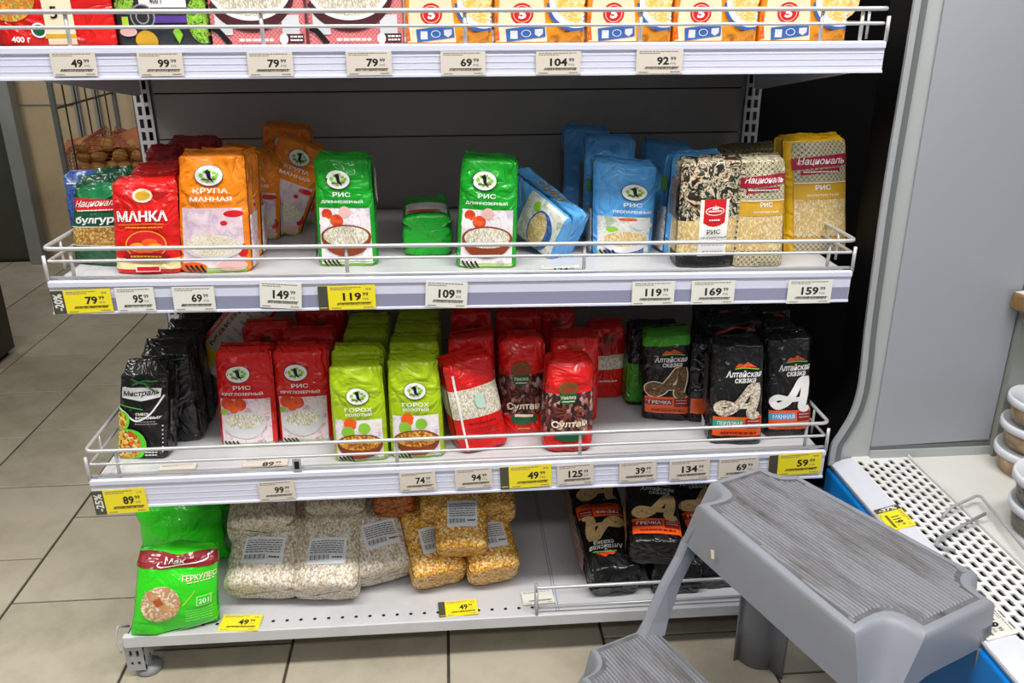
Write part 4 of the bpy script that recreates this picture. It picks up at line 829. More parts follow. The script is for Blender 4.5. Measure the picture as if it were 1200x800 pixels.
# dark display plinth at the left edge
pl = thing('display_plinth', 'dark brown box corner at the left edge on the tiles', 'cabinet', (-1.9, 1.25, 0))
mb = MB(); mb.box(-.318, .318, -.44, .44, .02, 1.3, worn('dark_cabinet_paint', '2b2620', '221e19', 5, .5)); mb.build('cabinet_body', pl, bevel=.004)
mb = MB(); mb.box(-.30, .30, -.42, .42, 0, .02, m_black); mb.build('base', pl)

# ------------------------------------------------------------------ shelving
m_white = plain('white_powder_coat', 'd9d9de', .35)
m_deck = worn('shelf_deck_paint', 'c9c9cc', 'b0afac', 5, .38, contrast=(.5, .85))
m_panel = worn('back_panel_paint', 'a39e9a', '97928e', 2, .45)
m_rail = plain('price_rail_plastic', 'd6d8ea', .22)
m_rail2 = plain('price_rail_grey_strip', '8e90a8', .18)
m_wire = plain('bright_wire', 'c9cacb', .28, .35)
m_steel = worn('galvanised_steel', 'a7a8aa', '94959a', 20, .35, spec=.6)
m_dark = plain('dark_hole', '0b0b0c', .9)

fr = thing('shelving_frame', 'white slotted uprights with grey back panels carrying the shelves', 'shelving unit', (0, .5, 0))
def fb(mb, name, **k):
    o = mb.build(name, fr, **k); o.location = (0, -.5, 0); return o
m_upr = plain('upright_paint', 'd4d4d8', .4)
for sx in (-1, 1):
    mb = MB(); c = sx*.6125; 
    for dx in (-.0145, 0, .0145): mb.box(c+dx-(.0035 if dx else .003), c+dx+(.0035 if dx else .003), .503, .506, 0, 1.7, m_upr)
    z = 0.0; z0 = .9605-.0245*39
    k = 0
    while z0+k*.0245 < 1.70:
        zz = z0+k*.0245; mb.box(c-.0145, c+.0145, .5032, .5058, zz+.003, zz+.0105, m_upr); k += 1
    mb.box(c-.018, c-.0165, .503, .54, 0, 1.7, m_upr); mb.box(c+.0165, c+.018, .503, .54, 0, 1.7, m_upr)
    mb.box(c-.016, c+.016, .539, .541, 0, 1.7, m_dark)
    fb(mb, 'upright')
edges = [.02, .15, .30, .45, .60, .749, .898, .987, 1.19, 1.39, 1.59]
for a, b in zip(edges, edges[1:]):
    mb = MB(); mb.box(-.593, .593, .508, .516, a+.0012, b-.0012, m_panel); fb(mb, 'back_panel', bevel=.0012)
mb = MB(); mb.box(-.593, .593, .518, .52, .02, 1.59, m_dark); fb(mb, 'panel_backing')
for sx in (-1, 1):
    c = sx*.6125
    mb = MB(); mb.box(c-.016, c-.013, .015, .50, .022, .074, m_upr); mb.box(c+.013, c+.016, .015, .50, .022, .074, m_upr)
    fb(mb, 'base_leg')
    mb = MB()   # slotted nose of the base leg
    mb.box(c-.016, c-.0085, .006, .012, .018, .074, m_steel); mb.box(c-.0035, c+.0035, .006, .012, .018, .074, m_steel); mb.box(c+.0085, c+.016, .006, .012, .018, .074, m_steel)
    for zz in (.018, .0375, .062): mb.box(c-.016, c+.016, .0062, .0118, zz, zz+.0115, m_steel)
    mb.box(c-.014, c+.014, .014, .016, .018, .074, m_dark)
    fb(mb, 'slotted_bracket')
    mb = MB(); mb.lathe([(.022, 0), (.024, .004), (.022, .012), (.012, .016), (.007, .02), (.007, .034)], plain('grey_foot_plastic', '8a8d90', .4), 20, (c+.012, .03, 0)); fb(mb, 'levelling_foot', smooth=True)

def guard(parent, dz_top, dz_mid, dz_low, ups, x0=-.622, x1=.622, depth=.42, zoff=0, r=.0029):
    g = bpy.data.objects.new('wire_guard', None); COL.objects.link(g); g.parent = parent
    def wire(path, rr=r, rad=.016):
        mb = MB(); mb.tube(rounded_path(path, rad), rr, m_wire, 8); mb.build('wire', g, smooth=True)
    y = -.002
    wire([(x0, depth, zoff+.004), (x0, depth, zoff+dz_top), (x0, y, zoff+dz_top), (x1, y, zoff+dz_top), (x1, depth, zoff+dz_top), (x1, depth, zoff+.004)], r*1.12)
    wire([(x0, y, zoff+dz_top-.01), (x0, y, zoff+.0)]); wire([(x1, y, zoff+dz_top-.01), (x1, y, zoff+.0)])
    wire([(x0+.003, depth-.01, zoff+dz_mid), (x0+.003, y+.004, zoff+dz_mid), (x1-.003, y+.004, zoff+dz_mid), (x1-.003, depth-.01, zoff+dz_mid)], r*.85, .004)
    if dz_low: wire([(x0+.003, y+.003, zoff+dz_low), (x1-.003, y+.003, zoff+dz_low)], r*.85)
    for x in ups: wire([(x, y+.005, zoff+dz_top-.001), (x, y+.005, zoff+.001)])
    for yy in ((.06, .2, .33) if depth > .1 else ()):
        for x in (x0, x1): wire([(x, yy, zoff+dz_top-.001), (x, yy, zoff+.002)], r*.8)
    return g

def shelf(name, label, z, tilt, rail_h, ups, kind, xl=-.622):
    t = thing(name, label, 'shelf', (0, 0, z), (0, tilt, 0), 'shelves of the grocery unit')
    mb = MB(); mb.box(-.617, .617, .004, .500, -.0055, -.003, m_deck); mb.box(-.617, .617, .004, .006, -.03, -.003, m_deck)
    mb.box(-.617, .617, .49, .498, -.03, -.003, m_deck); mb.box(-.617, -.615, .004, .5, -.03, -.003, m_deck); mb.box(.615, .617, .004, .5, -.03, -.003, m_deck)
    mb.build('deck', t)
    if kind != 'base':
        h = rail_h
        mb = MB()
        prof = [(.003, -.002), (.003, .001), (-.003, .0015), (-.0055, -.001), (-.0055, -.008), (-.0035, -.0095), (-.0028, -.0105), (-.0028, -h+.004), (-.0055, -h+.003), (-.0055, -h), (.001, -h), (.002, -h+.002), (.003, -h+.004)]
        mb.extrude_x(prof, xl, .622, m_rail); mb.build('price_rail', t, fix=True)
        if kind == 'strip':
            mb = MB(); mb.box(-.621, .621, -.0034, -.0030, -h+.004, -h*.52, m_rail2); mb.build('rail_strip', t)
        else:
            mb = MB()
            for q in (.35, .55, .75): mb.box(xl+.0005, .6215, -.0033, -.0027, -h*q-.0006, -h*q+.0006, m_rail)
            mb.build('rail_ribs', t)
        for sx in (-1, 1):
            mb = MB(); mb.prism([(.01, -.012), (.5, -.006), (.5, -.106), (.47, -.106), (.03, -.042), (.01, -.034)], sx*.612-.0012, sx*.612+.0012, m_white, 'x'); mb.build('bracket', t, fix=True)
    else:
        mb = MB(); mb.extrude_x([(.006, -.001), (-.002, -.001), (-.004, -.003), (-.004, -.024), (.006, -.024)], -.622, .622, m_deck); mb.build('front_lip', t, fix=True)
        mb = MB()
        for i in range(48):
            x = -.588+i*.025
            vs = [(x+.0034*math.cos(a*math.pi/4), .0215+.0034*math.sin(a*math.pi/4), -.0026) for a in range(8)]
            mb.add(vs, [tuple(range(8))], m_dark)
        tag(mb.build('perforation', t), kind='stuff')
        mb = MB()
        for x in (.155, .16): mb.box(x, x+.0012, .0, .48, -.0028, -.0022, m_rail2)
        mb.build('deck_seam', t)
    return t
s1 = shelf('shelf', 'top shelf with a white price rail, boxes and a wire guard', 1.0925, 0, .043, [], 'plain', -.637)
guard(s1, .045, .025, None, [-.53, -.27, .01, .26, .525, .585], x0=-.637)
s2 = shelf('shelf', 'second shelf from the top with a grey-striped price rail', .753, math.atan(.0128), .051, [], 'strip')
guard(s2, .050, .030, .005, [-.585, -.179, .188, .582])
s3 = shelf('shelf', 'third shelf with a white rail, between the spaced packets and the clear bags', .42, 0, .053, [], 'plain')
mb = MB(); mb.box(-.292, -.278, -.006, -.003, .004, .026, m_steel); mb.box(-.289, -.281, -.0064, -.0058, .008, .022, m_dark); mb.build('guard_clip', s3)
guard(s3, .053, .027, .006, [-.575, -.12, .19, .585])
s4 = shelf('base_shelf', 'lowest shelf just above the floor with a perforated front edge', .1025, 0, 0, [], 'base')
mb = MB(); mb.tube(rounded_path([(-.622, .03, -.004), (-.634, .012, .012), (-.636, -.002, -.012), (-.626, -.006, -.03), (-.632, .0, -.036)], .006), .0022, m_steel, 6); mb.build('hook', s4, smooth=True)
s4['group'] = 'shelves of the grocery unit'
g = guard(s4, .058, .038, .014, [.36, .62], x0=.118, x1=.622, depth=.012)

# ------------------------------------------------------------------ packets
KD = kinds()
lift_fix = {}
nk = {}
def make_packet(row, seed):
    kind, loc, rot, quad, d, lean, label, group, ex = row
    K_ = KD[kind]; st = dict(K_.get('style', {}))
    if ex.get('lie'): st.setdefault('gusset', .002)
    sh = Shape(quad, d, lean, st, seed)
    t = thing(K_['name'], label, K_['cat'], loc, rot, group or None)
    sh.body(K_['mat'], K_.get('zones', []), t, 'film_body')
    if not st.get('pillow') and not K_.get('noseal'): sh.seal(K_['mat'], t, seed)
    els = K_['els']
    if ex.get('tagless'): els = []
    if ex.get('plain'): pass
    if els: print_parts(els, sh.h/sh.w, sh.fmap, t, base=.0011+max(0, st.get('wrinkle', .0013)-.0012)*.55)
    return t

# ------------------------------------------------------------------ price tags
m_tagw = plain('white_card', 'e6e4da', .35); m_tagb = plain('beige_card', 'd9cfc2', .35); m_tagy = plain('yellow_card', 'f2e02a', .35)
m_tagd = plain('charcoal_card', '4a4a40', .4); m_ink = plain('ink', '1c1a1c', .5); m_inkf = plain('faded_ink', '7a7470', .6)
def tag_els(num, style, side, seed):
    base = {'w': m_tagw, 'b': m_tagb, 'y': m_tagy}[style]; e = []
    x0 = .0
    if side:
        x0 = .21 if side != '#' else .17
        e.append(R('discount_strip', 0, x0, 0, 1, m_tagd, nx=1, ny=1))
        if side != '#': e.append(T('discount_strip', side, .03, x0-.03, .14, .86, m_tagw, up=True, bold=.03))
        else:
            e.append(R('discount_strip', .02, x0-.02, .08, .11, m_tagy, nx=1, ny=1))
    W = 1-x0
    def X(u): return x0+W*u
    n = len(num)
    if num: e += [T('digits', num, X(.70-.13*n), X(.70), .36, .70, m_ink, bold=.035), T('digits', '99', X(.73), X(.85), .55, .70, m_ink, bold=.02), T('digits', 'РУБ', X(.73), X(.85), .38, .47, m_inkf, bold=.01)]
    if style == 'y': e.append(T('digits', '119' if num == '89' else '99', X(.80), X(.92), .78, .88, m_inkf, bold=.01))
    e += dashes('small_print', X(.06), X(.9 if style != 'y' else .7), .90, m_inkf, .035, 9, seed)+dashes('small_print', X(.06), X(.5), .83, m_inkf, .03, 6, seed+1)
    e += dashes('small_print', X(.2), X(.92), .26, m_ink, .035, 12, seed+2)
    r = random.Random(seed)
    e += [R('barcode', X(.18+.018*i), X(.18+.018*i+r.choice((.006, .011))), .19, .27, m_ink, nx=1, ny=1) for i in range(40)]
    e += dashes('small_print', X(.06), X(.26), .06, m_inkf, .03, 4, seed+3)+dashes('small_print', X(.74), X(.94), .07, m_inkf, .03, 3, seed+4)
    return base, e
def price_tag(loc, w, h, rot, label, num, style, side, seed, group=None):
    t = thing('price_tag', label, 'price tag', loc, rot, group)
    base, e = tag_els(num, style, side, seed)
    mb = MB(); mb.box(-w/2, w/2, -.0003, .0003, -h/2, h/2, base); mb.build('card', t)
    print_parts(e, h/w, plate_map(w, h), t, lift=.000004, base=.00040, top=0)
    return t
# ------------------------------------------------------------------ chiller on the right
m_chill = worn('chiller_panel_grey', '9fa3aa', '999da3', 2, .38, contrast=(.4, .8))
m_chtrim = plain('chiller_trim_grey', 'aeb2b1', .35); m_chrub = plain('grey_rubber', 'a4a7aa', .45); m_chdk = plain('dark_grey_strip', '6c6e6e', .4)
m_grille = worn('white_grille_paint', 'e6e6e4', 'cfcbc2', 14, .3, contrast=(.5, .8)); m_chdeck = worn('chiller_deck_white', 'dcdad4', 'b9b2a0', 7, .35, contrast=(.55, .85))
m_bump = plain('blue_bumper', '0d86e0', .32)
ch = thing('chiller_cabinet', 'open grey chiller with a blue front and white slotted grille on the right', 'chiller', (.85, -.4, 0))
OFF = (-.85, .4, 0)
def cb(mb, name, **k):
    o = mb.build(name, ch, **k); o.location = OFF; return o
YP = .05
outer = [(.674, 1.75), (.674, 1.149), (.672, .895), (.674, .754), (.677, .633), (.681, .56), (.681, .51), (.674, .47), (.660, .436), (.650, .415), (.648, .395), (.648, .37)]
panel = [(.722, 1.75), (.721, 1.149), (.722, .895), (.724, .632), (.7245, .40)]
def offs(pts, d):
    P = [Vector((a, b)) for a, b in pts]; out = []
    for i, p in enumerate(P):
        t = (P[min(i+1, len(P)-1)]-P[max(i-1, 0)]).normalized(); out.append((p.x-t.y*d, p.y+t.x*d))
    return out
def smoothc(pts, n=4):
    out = []
    for i in range(len(pts)-1):
        p0 = pts[max(i-1, 0)]; p1 = pts[i]; p2 = pts[i+1]; p3 = pts[min(i+2, len(pts)-1)]
        for j in range(n):
            t = j/n; out.append(tuple(.5*(2*p1[k]+(p2[k]-p0[k])*t+(2*p0[k]-5*p1[k]+4*p2[k]-p3[k])*t*t+(3*p1[k]-p0[k]-3*p2[k]+p3[k])*t**3) for k in (0, 1)))
    return out+[pts[-1]]
oc = smoothc(outer)
def strip(d0, d1, y0, y1, mat, name):
    a = offs(oc, d0); b = offs(oc, d1); n = len(a); mb = MB()
    vs = [(x, y0, z) for x, z in a]+[(x, y0, z) for x, z in b]+[(x, y1, z) for x, z in a]+[(x, y1, z) for x, z in b]
    fs = []
    for i in range(n-1): fs += [(i, i+1, n+i+1, n+i), (i, 2*n+i, 2*n+i+1, i+1), (n+i, n+i+1, 3*n+i+1, 3*n+i)]
    mb.add(vs, fs, mat); return cb(mb, name, smooth=False, fix=True)
strip(0, .010, .030, .036, m_chrub, 'edge_rubber')
strip(.010, .0225, .034, .040, m_chdk, 'dark_edge_strip')
strip(.003, .006, .036, .11, m_black, 'outer_side')
poly = offs(oc, .0225)+[(.74, .37), (1.07, .37), (1.07, 1.75)]
mb = MB(); mb.prism(poly, .0385, .043, m_chtrim); cb(mb, 'end_frame', fix=True)
mb = MB(); mb.prism([(.7225, 1.75), (.7225, .895), (.7245, .632), (.7245, .402), (.945, .408), (.945, 1.75)], .0345, .0384, m_chill); cb(mb, 'end_panel', fix=True, bevel=.001)
mb = MB(); mb.box(.7245, .95, .034, .0415, .396, .4035, m_chdk); mb.box(.7245, .95, .030, .0415, .3805, .396, m_chtrim); cb(mb, 'panel_skirting')
mb = MB(); mb.box(.9475, 1.065, .022, .0415, .38, 1.75, worn('greenish_grey_shade', '8d9089', '858880', 4, .5)); cb(mb, 'corner_shade_strip')  # added strip; its darker greenish grey stands in for shade beside the panel
mb = MB(); mb.box(1.065, 1.09, -1.25, .075, 0, 1.75, m_chill); cb(mb, 'back_wall')
mb = MB(); mb.box(.80, 1.065, -1.25, .042, .365, .38, m_chdeck); cb(mb, 'deck', bevel=.002)
# slotted air grille
mb = MB(); gx0, gx1, gz = .692, .792, .3815; rows = 7; px = (gx1-gx0)/rows; py = .0215
ny = int((.04+1.25)/py)
def quad(x0, x1, y0, y1, z0=gz, z1=gz): mb.add([(x0, y0, z0), (x1, y0, z1), (x1, y1, z1), (x0, y1, z0)], [(0, 1, 2, 3)], m_grille)
for r_ in range(rows):
    x0 = gx0+r_*px; hx0, hx1 = x0+px*.22, x0+px*.76; sh_ = (r_ % 2)*.5*py
    quad(x0, hx0, -1.25, .04); quad(hx1, x0+px, -1.25, .04)
    yy = .04; first = True
    for j in range(ny):
        h1 = .022-j*py-sh_; h0 = h1-py*.70
        quad(hx0, hx1, h1, yy)
        # rounded ends of the slot
        e = px*.16
        mb.add([(hx0, h0, gz), (hx0+e, h0, gz), (hx0, h0+e, gz)], [(0, 1, 2)], m_grille); mb.add([(hx1, h1, gz), (hx1-e, h1, gz), (hx1, h1-e, gz)], [(0, 1, 2)], m_grille)
        # turned-down edge
        mb.add([(hx0, h1, gz), (hx1, h1, gz), (hx1, h1, gz-.003), (hx0, h1, gz-.003)], [(0, 1, 2, 3)], m_grille)
        mb.add([(hx1, h0, gz), (hx1, h1, gz), (hx1, h1, gz-.003), (hx1, h0, gz-.003)], [(0, 1, 2, 3)], m_grille)
        yy = h0
    quad(hx0, hx1, -1.25, yy)
tag(cb(mb, 'air_grille'), kind='stuff')
mb = MB(); mb.box(gx0, gx1, -1.25, .04, .34, .342, m_dark); mb.box(gx0-.001, gx0, -1.25, .04, .34, .380, m_dark); cb(mb, 'grille_well')
mb = MB(); mb.box(gx1+.001, gx1+.0035, -1.25, .04, .375, .3865, m_grille); mb.box(gx1+.0045, gx1+.006, -1.25, .04, .375, .3845, m_chdk); cb(mb, 'grille_edge')
mb = MB(); mb.prism([(.652, .371), (.675, .3790), (.692, .3817), (.692, .376), (.680, .372), (.654, .364)], -1.25, .035, plain('clear_rail_plastic', 'd6d8e2', .15)); cb(mb, 'price_rail', fix=True)
mb = MB(); mb.tube([(.652, .036, .371), (.652, -1.25, .371)], .0022, m_wire, 6); cb(mb, 'rail_edge_wire', smooth=True)
mb = MB(); mb.prism([(.648, .362), (.690, .362), (.690, .06), (.668, .06), (.655, .12), (.650, .2)], -1.25, .04, m_bump); cb(mb, 'bumper', fix=True, bevel=.004)
mb = MB(); mb.box(.70, 1.06, -1.25, .04, 0, .06, m_black); cb(mb, 'plinth')
mb = MB(); mb.box(.70, 1.06, -1.24, .04, .06, .33, m_chdk); cb(mb, 'tank')

# wire divider lying on the grille
wd = thing('wire_divider', 'thin bent wire divider lying across the chiller grille', 'wire rack', (.8, -.2, .39))
mb = MB(); mb.tube(rounded_path([(.745, -.170, .386), (.760, -.162, .397), (.830, -.127, .397), (.808, -.28, .397), (.788, -.42, .396), (.735, -.43, .386)], .012), .0024, m_steel, 8); o = mb.build('wire', wd, smooth=True); o.location = (-.8, .2, -.39)
mb = MB(); mb.tube(rounded_path([(.712, -.262, .389), (.693, -.243, .387), (.702, -.232, .390), (.806, -.182, .397)], .006), .0028, m_steel, 8); o = mb.build('wire', wd, smooth=True); o.location = (-.8, .2, -.39)

# plastic tubs
m_lid = plain('milky_lid_plastic', 'dfe2e8', .3); t_ = NT('clear_tub_plastic'); t_.b.inputs['Base Color'].default_value = lin('e9e4da'); t_.b.inputs['Roughness'].default_value = .15; t_.b.inputs['Alpha'].default_value = .10; m_tub = t_.m
m_food = grain('breaded_food', ['d9a960', 'c8924a', 'e6c080', 'b07c3c'], .016, bump=.8, edge=.35); m_salad = grain('dark_salad', ['3a3428', '50462f', '2a261c', '6a5a3a'], .009, bump=.8, edge=.4)
def tub(loc, r, h, food, label, lidmat=m_lid, green=False, group=None, tilt=0):
    t = thing('plastic_tub', label, 'tub', loc, (0, tilt, random.uniform(0, 6)), group)
    mb = MB(); mb.lathe([(r*.86, .001), (r*.88, .003), (r*.97, h-.012), (r*.955, h-.012), (r*.86, .004)], m_tub, 40); mb.build('tub_wall', t, smooth=True)
    mb = MB(); prof = [(r*.845, .004), (r*.90, h*.5), (r*.905, h-.017), (r*.6, h-.013)]; mb.lathe(prof, food, 28); mb.build('contents', t, smooth=True)
    mb = MB(); mb.lathe([(r*.97, h-.013), (r*1.03, h-.013), (r*1.035, h-.004), (r*1.01, h), (r*.97, h), (r*.95, h-.003), (r*.1, h-.0026)], lidmat, 40); mb.build('lid', t, smooth=True)
    if green:
        mb = MB()
        for a in range(7):
            an = a*.9; c = Vector((r*.55*math.cos(an), r*.55*math.sin(an), h-.0020)); d = Vector((math.cos(an+.5), math.sin(an+.5), 0))*.014; n_ = Vector((-d.y, d.x, 0))*.5
            mb.add([c-d, c+n_, c+d, c-n_], [(0, 1, 2, 3)], P_limepr)
        mb.build('lid_print', t)
    return t
H3 = .047
tub((.983, .0-.035, .3805), .062, H3, m_food, 'clear tub of breaded food at the bottom of the three-tub stack')
tub((.986, -.033, .3805+H3), .062, H3, m_food, 'clear tub of breaded food in the middle of the three-tub stack')
tub((.985, -.036, .3805+2*H3), .060, H3, m_food, 'clear tub of breaded food topping the three-tub stack')
tub((.890, -.215, .3805), .060, .05, m_salad, 'dark salad tub under the green-printed lid at the right edge')
tub((.888, -.217, .3805+.05), .062, .05, m_salad, 'dark salad tub with green leaves printed on its lid')
# packet corner lying on the chiller's upper shelf
cs = thing('chiller_shelf', 'narrow grey chiller shelf just at the right edge of the picture', 'shelf', (1.03, -.2, .66))
mb = MB(); mb.box(-.058, .034, -.9, .2, -.006, .0, m_chtrim); mb.build('deck', cs)
mb = MB(); mb.box(.0, .034, -.5, -.49, -.06, -.006, m_chtrim); mb.build('bracket', cs)
pk = thing('cardboard_packet', 'brown and white packet corner sticking out at the right edge', 'packet', (.9575, .005, .6625), (0, 0, .25))
mb = MB(); mb.box(-.03, .05, -.03, .03, 0, .03, worn('brown_card', '8a6a44', '5e452a', 40, .6)); mb.build('box', pk, bevel=.004)
mb = MB(); mb.box(-.031, .01, -.031, -.0302, .006, .026, white); mb.box(-.026, .045, -.026, .026, .0302, .0308, white); mb.build('white_label', pk)

# ------------------------------------------------------------------ vegetable rack far left behind the unit
vr = thing('vegetable_rack', 'grey wire-sided vegetable rack standing behind the shelving at left', 'rack', (-1.45, 2.5, 0))
def vb(mb, name, **k):
    o = mb.build(name, vr, **k); o.location = (1.45, -2.5, 0); return o
m_post = plain('rack_post_grey', '6f7270', .4, .3); m_thin = plain('dark_wire', '26241f', .5)
for x, y in ((-1.487, 2.15), (-1.515, 2.85), (-.95, 2.15), (-.95, 2.85)):
    mb = MB(); mb.box(x-.008, x+.008, y-.010, y+.010, 0, 1.5, m_post); vb(mb, 'post')
for i in range(1, 6):
    y = 2.15+.7*i/6; x = -1.487-.028*i/6
    mb = MB(); mb.tube([(x, y, .45), (x, y, 1.45)], .0035, m_thin, 6); vb(mb, 'wire')
for z in (.45, .797, 1.15, 1.45):
    mb = MB(); mb.tube([(-1.487, 2.15, z), (-1.515, 2.85, z)], .0045, m_thin, 6); vb(mb, 'wire')
mb = MB(); mb.box(-1.50, -.95, 2.15, 2.85, .44, .452, m_post); vb(mb, 'rack_shelf')
nb = thing('potato_net', 'red-orange net of potatoes lying behind the left upright', 'net bag', (-1.41, 2.4, .452))
m_pot = worn('potato_skin', 'a87c3e', '8a6028', 30, .7, .3); t_ = NT('red_net_film'); t_.b.inputs['Base Color'].default_value = lin('8e3c16'); t_.b.inputs['Roughness'].default_value = .4; t_.b.inputs['Alpha'].default_value = 1; m_net = t_.m
def ellipsoid(mb, c, r, mat, seg=14, rot=None, sq=0):
    vs = []; fs = []; n = seg//2
    for i in range(n+1):
        th = math.pi*i/n
        for k in range(seg):
            ph = 2*math.pi*k/seg; p = Vector((r[0]*math.sin(th)*math.cos(ph), r[1]*math.sin(th)*math.sin(ph), r[2]*math.cos(th)))
            if rot: p = rot @ p
            vs.append(Vector(c)+p)
    for i in range(n):
        for k in range(seg): fs.append((i*seg+k, (i+1)*seg+k, (i+1)*seg+(k+1) % seg, i*seg+(k+1) % seg))
    mb.add(vs, fs, mat)
rp = random.Random(3)
for lay, (nx_, zc) in enumerate([(5, .033), (5, .088), (4, .140), (3, .180)]):
    for i in range(nx_):
        for yy in (-.05, .03):
            x = -.125+.29*(i+.5)/nx_+rp.uniform(-.008, .008)
            mb = MB(); ellipsoid(mb, (x, yy+rp.uniform(-.008, .008), zc+rp.uniform(-.005, .005)), (.034, .031, .028), m_pot, 12, Matrix.Rotation(rp.uniform(0, 3), 3, 'Z')); mb.build('potato', nb, smooth=True)
mb = MB(); vs = []; NS, NR = 40, 16
for j in range(NR+1):
    q = j/NR; z = .004+.235*q; k = (1-abs(2*q-.8)**4*.4) if q < .8 else .75-.6*(q-.8)/.2
    for i in range(NS):
        a = 2*math.pi*i/NS; vs.append((.02+.178*k*math.copysign(abs(math.cos(a))**.7, math.cos(a)), -.01+.105*k*math.copysign(abs(math.sin(a))**.7, math.sin(a)), z+.012*q*math.sin(3*a+1)))
fs = []
for j in range(NR):
    for i in range(NS):
        a, b, c, d = j*NS+i, j*NS+(i+1) % NS, (j+1)*NS+(i+1) % NS, (j+1)*NS+i
        fs += [(a, b, c, d)]
mb.add(vs, fs, m_net); o = mb.build('net', nb); md = o.modifiers.new('net', 'WIREFRAME'); md.thickness = .0028; md.use_even_offset = False
md2 = None
mb = MB(); n_ = 14; vs = []
for j in range(2):
    for k in range(4):
        for i in range(n_+1):
            u = i/n_; zt = .198+.06*u**1.5+.008*math.sin(9*u); zb = .165-.01*math.sin(7*u)
            vs.append((-.15+.345*u, -.075+.05*k/3+.006*math.sin(11*u+k)+(.012 if j else 0), zb+(zt-zb)*k/3))
m_ = n_+1; fs = []
for j in range(2):
    for k in range(3):
        for i in range(n_): fs.append((j*4*m_+k*m_+i, j*4*m_+k*m_+i+1, j*4*m_+(k+1)*m_+i+1, j*4*m_+(k+1)*m_+i))
mb.add(vs, fs, worn('bunched_net', '9a5626', '7c3e1a', 60, .6)); mb.build('bunched_top', nb, smooth=True)

# ------------------------------------------------------------------ step stool
m_st = worn('grey_stool_plastic', '8f929a', '858890', 6, .42, contrast=(.4, .8), spec=.4)
m_rib = worn('worn_tread', '8a8b91', '5a5652', 22, .55, contrast=(.45, .72), stretch=(.35, 1.6, 1))
m_groove = worn('dirty_groove', '6a6a6e', '474442', 30, .6, stretch=(.3, 1.5, 1))
m_stin = plain('stool_inside', '6a6c72', .5)
st = thing('step_stool', 'grey plastic two-step stool with a ribbed scuffed top, in front of the shelves', 'step stool', (.503, -.274, 0), (0, 0, math.radians(-66.4)))
# local axes: x runs along the tread from the shelf end to the near end, y from the user's side (negative) to the rear
H = .43; LX, LY_ = .203, .110; CUT = .058
def taper(x, y):   # tread slightly wider at the near end
    return (x, y*(1+.6*x))
def outline(grow=0.0, cut=CUT, n=7):
    'rounded rectangle with a concave scoop at every corner, counter-clockwise from front-left'
    pts = []; tags_ = []
    lx, ly = LX+grow, LY_+grow
    corners = [(-1, -1), (1, -1), (1, 1), (-1, 1)]
    for sx, sy in corners:
        c = (sx*lx, sy*ly)
        cx_, cy_ = (.043, .068) if sy < 0 else (.048, .034)
        a = (c[0], c[1]-sy*cy_); b = (c[0]-sx*cx_, c[1])
        if sx*sy < 0: a, b = b, a
        m_ = ((a[0]+b[0])/2, (a[1]+b[1])/2); inw = Vector((-sx, -sy)).normalized()
        k = (sx, sy)
        for i in range(n+1):
            t = i/n; s_ = math.sin(math.pi*t)*(.027 if sy < 0 else .013)
            x, y = a[0]*(1-t)+b[0]*t+inw.x*s_, a[1]*(1-t)+b[1]*t+inw.y*s_
            pts.append((x, y)); tags_.append(k)
    return pts, tags_
SK = .084
def splay(p, z):
    k = (H-z)*.055
    x, y = p
    return (x+math.copysign(k, x)*min(1, abs(x)/.1), y+math.copysign(k, y)*min(1, abs(y)/.05))
# densify the straight runs
def dense():
    pts, tg = outline(); out = []; ot = []
    n = len(pts)
    for i in range(n):
        out.append(pts[i]); ot.append(tg[i])
        j = (i+1) % n
        if tg[i] != tg[j]:
            a, b = pts[i], pts[j]; m_ = 12
            for k in range(1, m_): out.append((a[0]+(b[0]-a[0])*k/m_, a[1]+(b[1]-a[1])*k/m_)); ot.append(None)
    return out, ot
op, ot = dense(); NP = len(op)
def flute(p, i, z):
    'the front scoops narrow towards the bottom of the skirt'
    k = ot[i]
    if k is None or k[1] > 0: return p
    c = (k[0]*LX, k[1]*LY_); f = 1-.55*max(0, min(1, (H-z)/.09))
    return (c[0]+(p[0]-c[0])*f, c[1]+(p[1]-c[1])*f)
mb = MB()
rim = []; rr = .010
levels = [(H-.0005, -.012), (H, -.007), (H-.0008, -.0035), (H-.0035, -.0010), (H-.009, 0), (H-.03, 0), (H-.06, 0), (H-SK, 0)]
vs = []
cen = [0, 0]
for z, inset in levels:
    for i_, p in enumerate(op):
        q = taper(*flute(p, i_, z))
        d = Vector((max(-1, min(1, q[0]/LX)), max(-1, min(1, q[1]/LY_))))
        x, y = splay(q, z); x += inset*(1 if x > 0 else -1)*min(1, abs(x)/.09); y += inset*(1 if y > 0 else -1)*min(1, abs(y)/.05)
        if ot[i_] is None and abs(p[0]) > LX*.97: z = max(z, H-.066)
        vs.append((x, y, z))
fs = []
for j in range(len(levels)-1):
    for i in range(NP): fs.append((j*NP+i, (j+1)*NP+i, (j+1)*NP+(i+1) % NP, j*NP+(i+1) % NP))
mb.add(vs, fs, m_st)
top = [(v[0], v[1]) for v in vs[:NP]]
tri = tessellate_polygon([[Vector((x, y, 0)) for x, y in top]])
mb.add([(x, y, H-.0005) for x, y in top], [tuple(reversed(t)) if (Vector(top[t[1]])-Vector(top[t[0]])).cross(Vector(top[t[2]])-Vector(top[t[0]])) < 0 else tuple(t) for t in tri], m_groove)
tp = mb.build('top_step', st, smooth=True)
# inner skin so that the skirt has thickness
md = tp.modifiers.new('thickness', 'SOLIDIFY'); md.thickness = .003; md.offset = -1
wn = tp.modifiers.new('edge', 'EDGE_SPLIT'); wn.split_angle = math.radians(50)
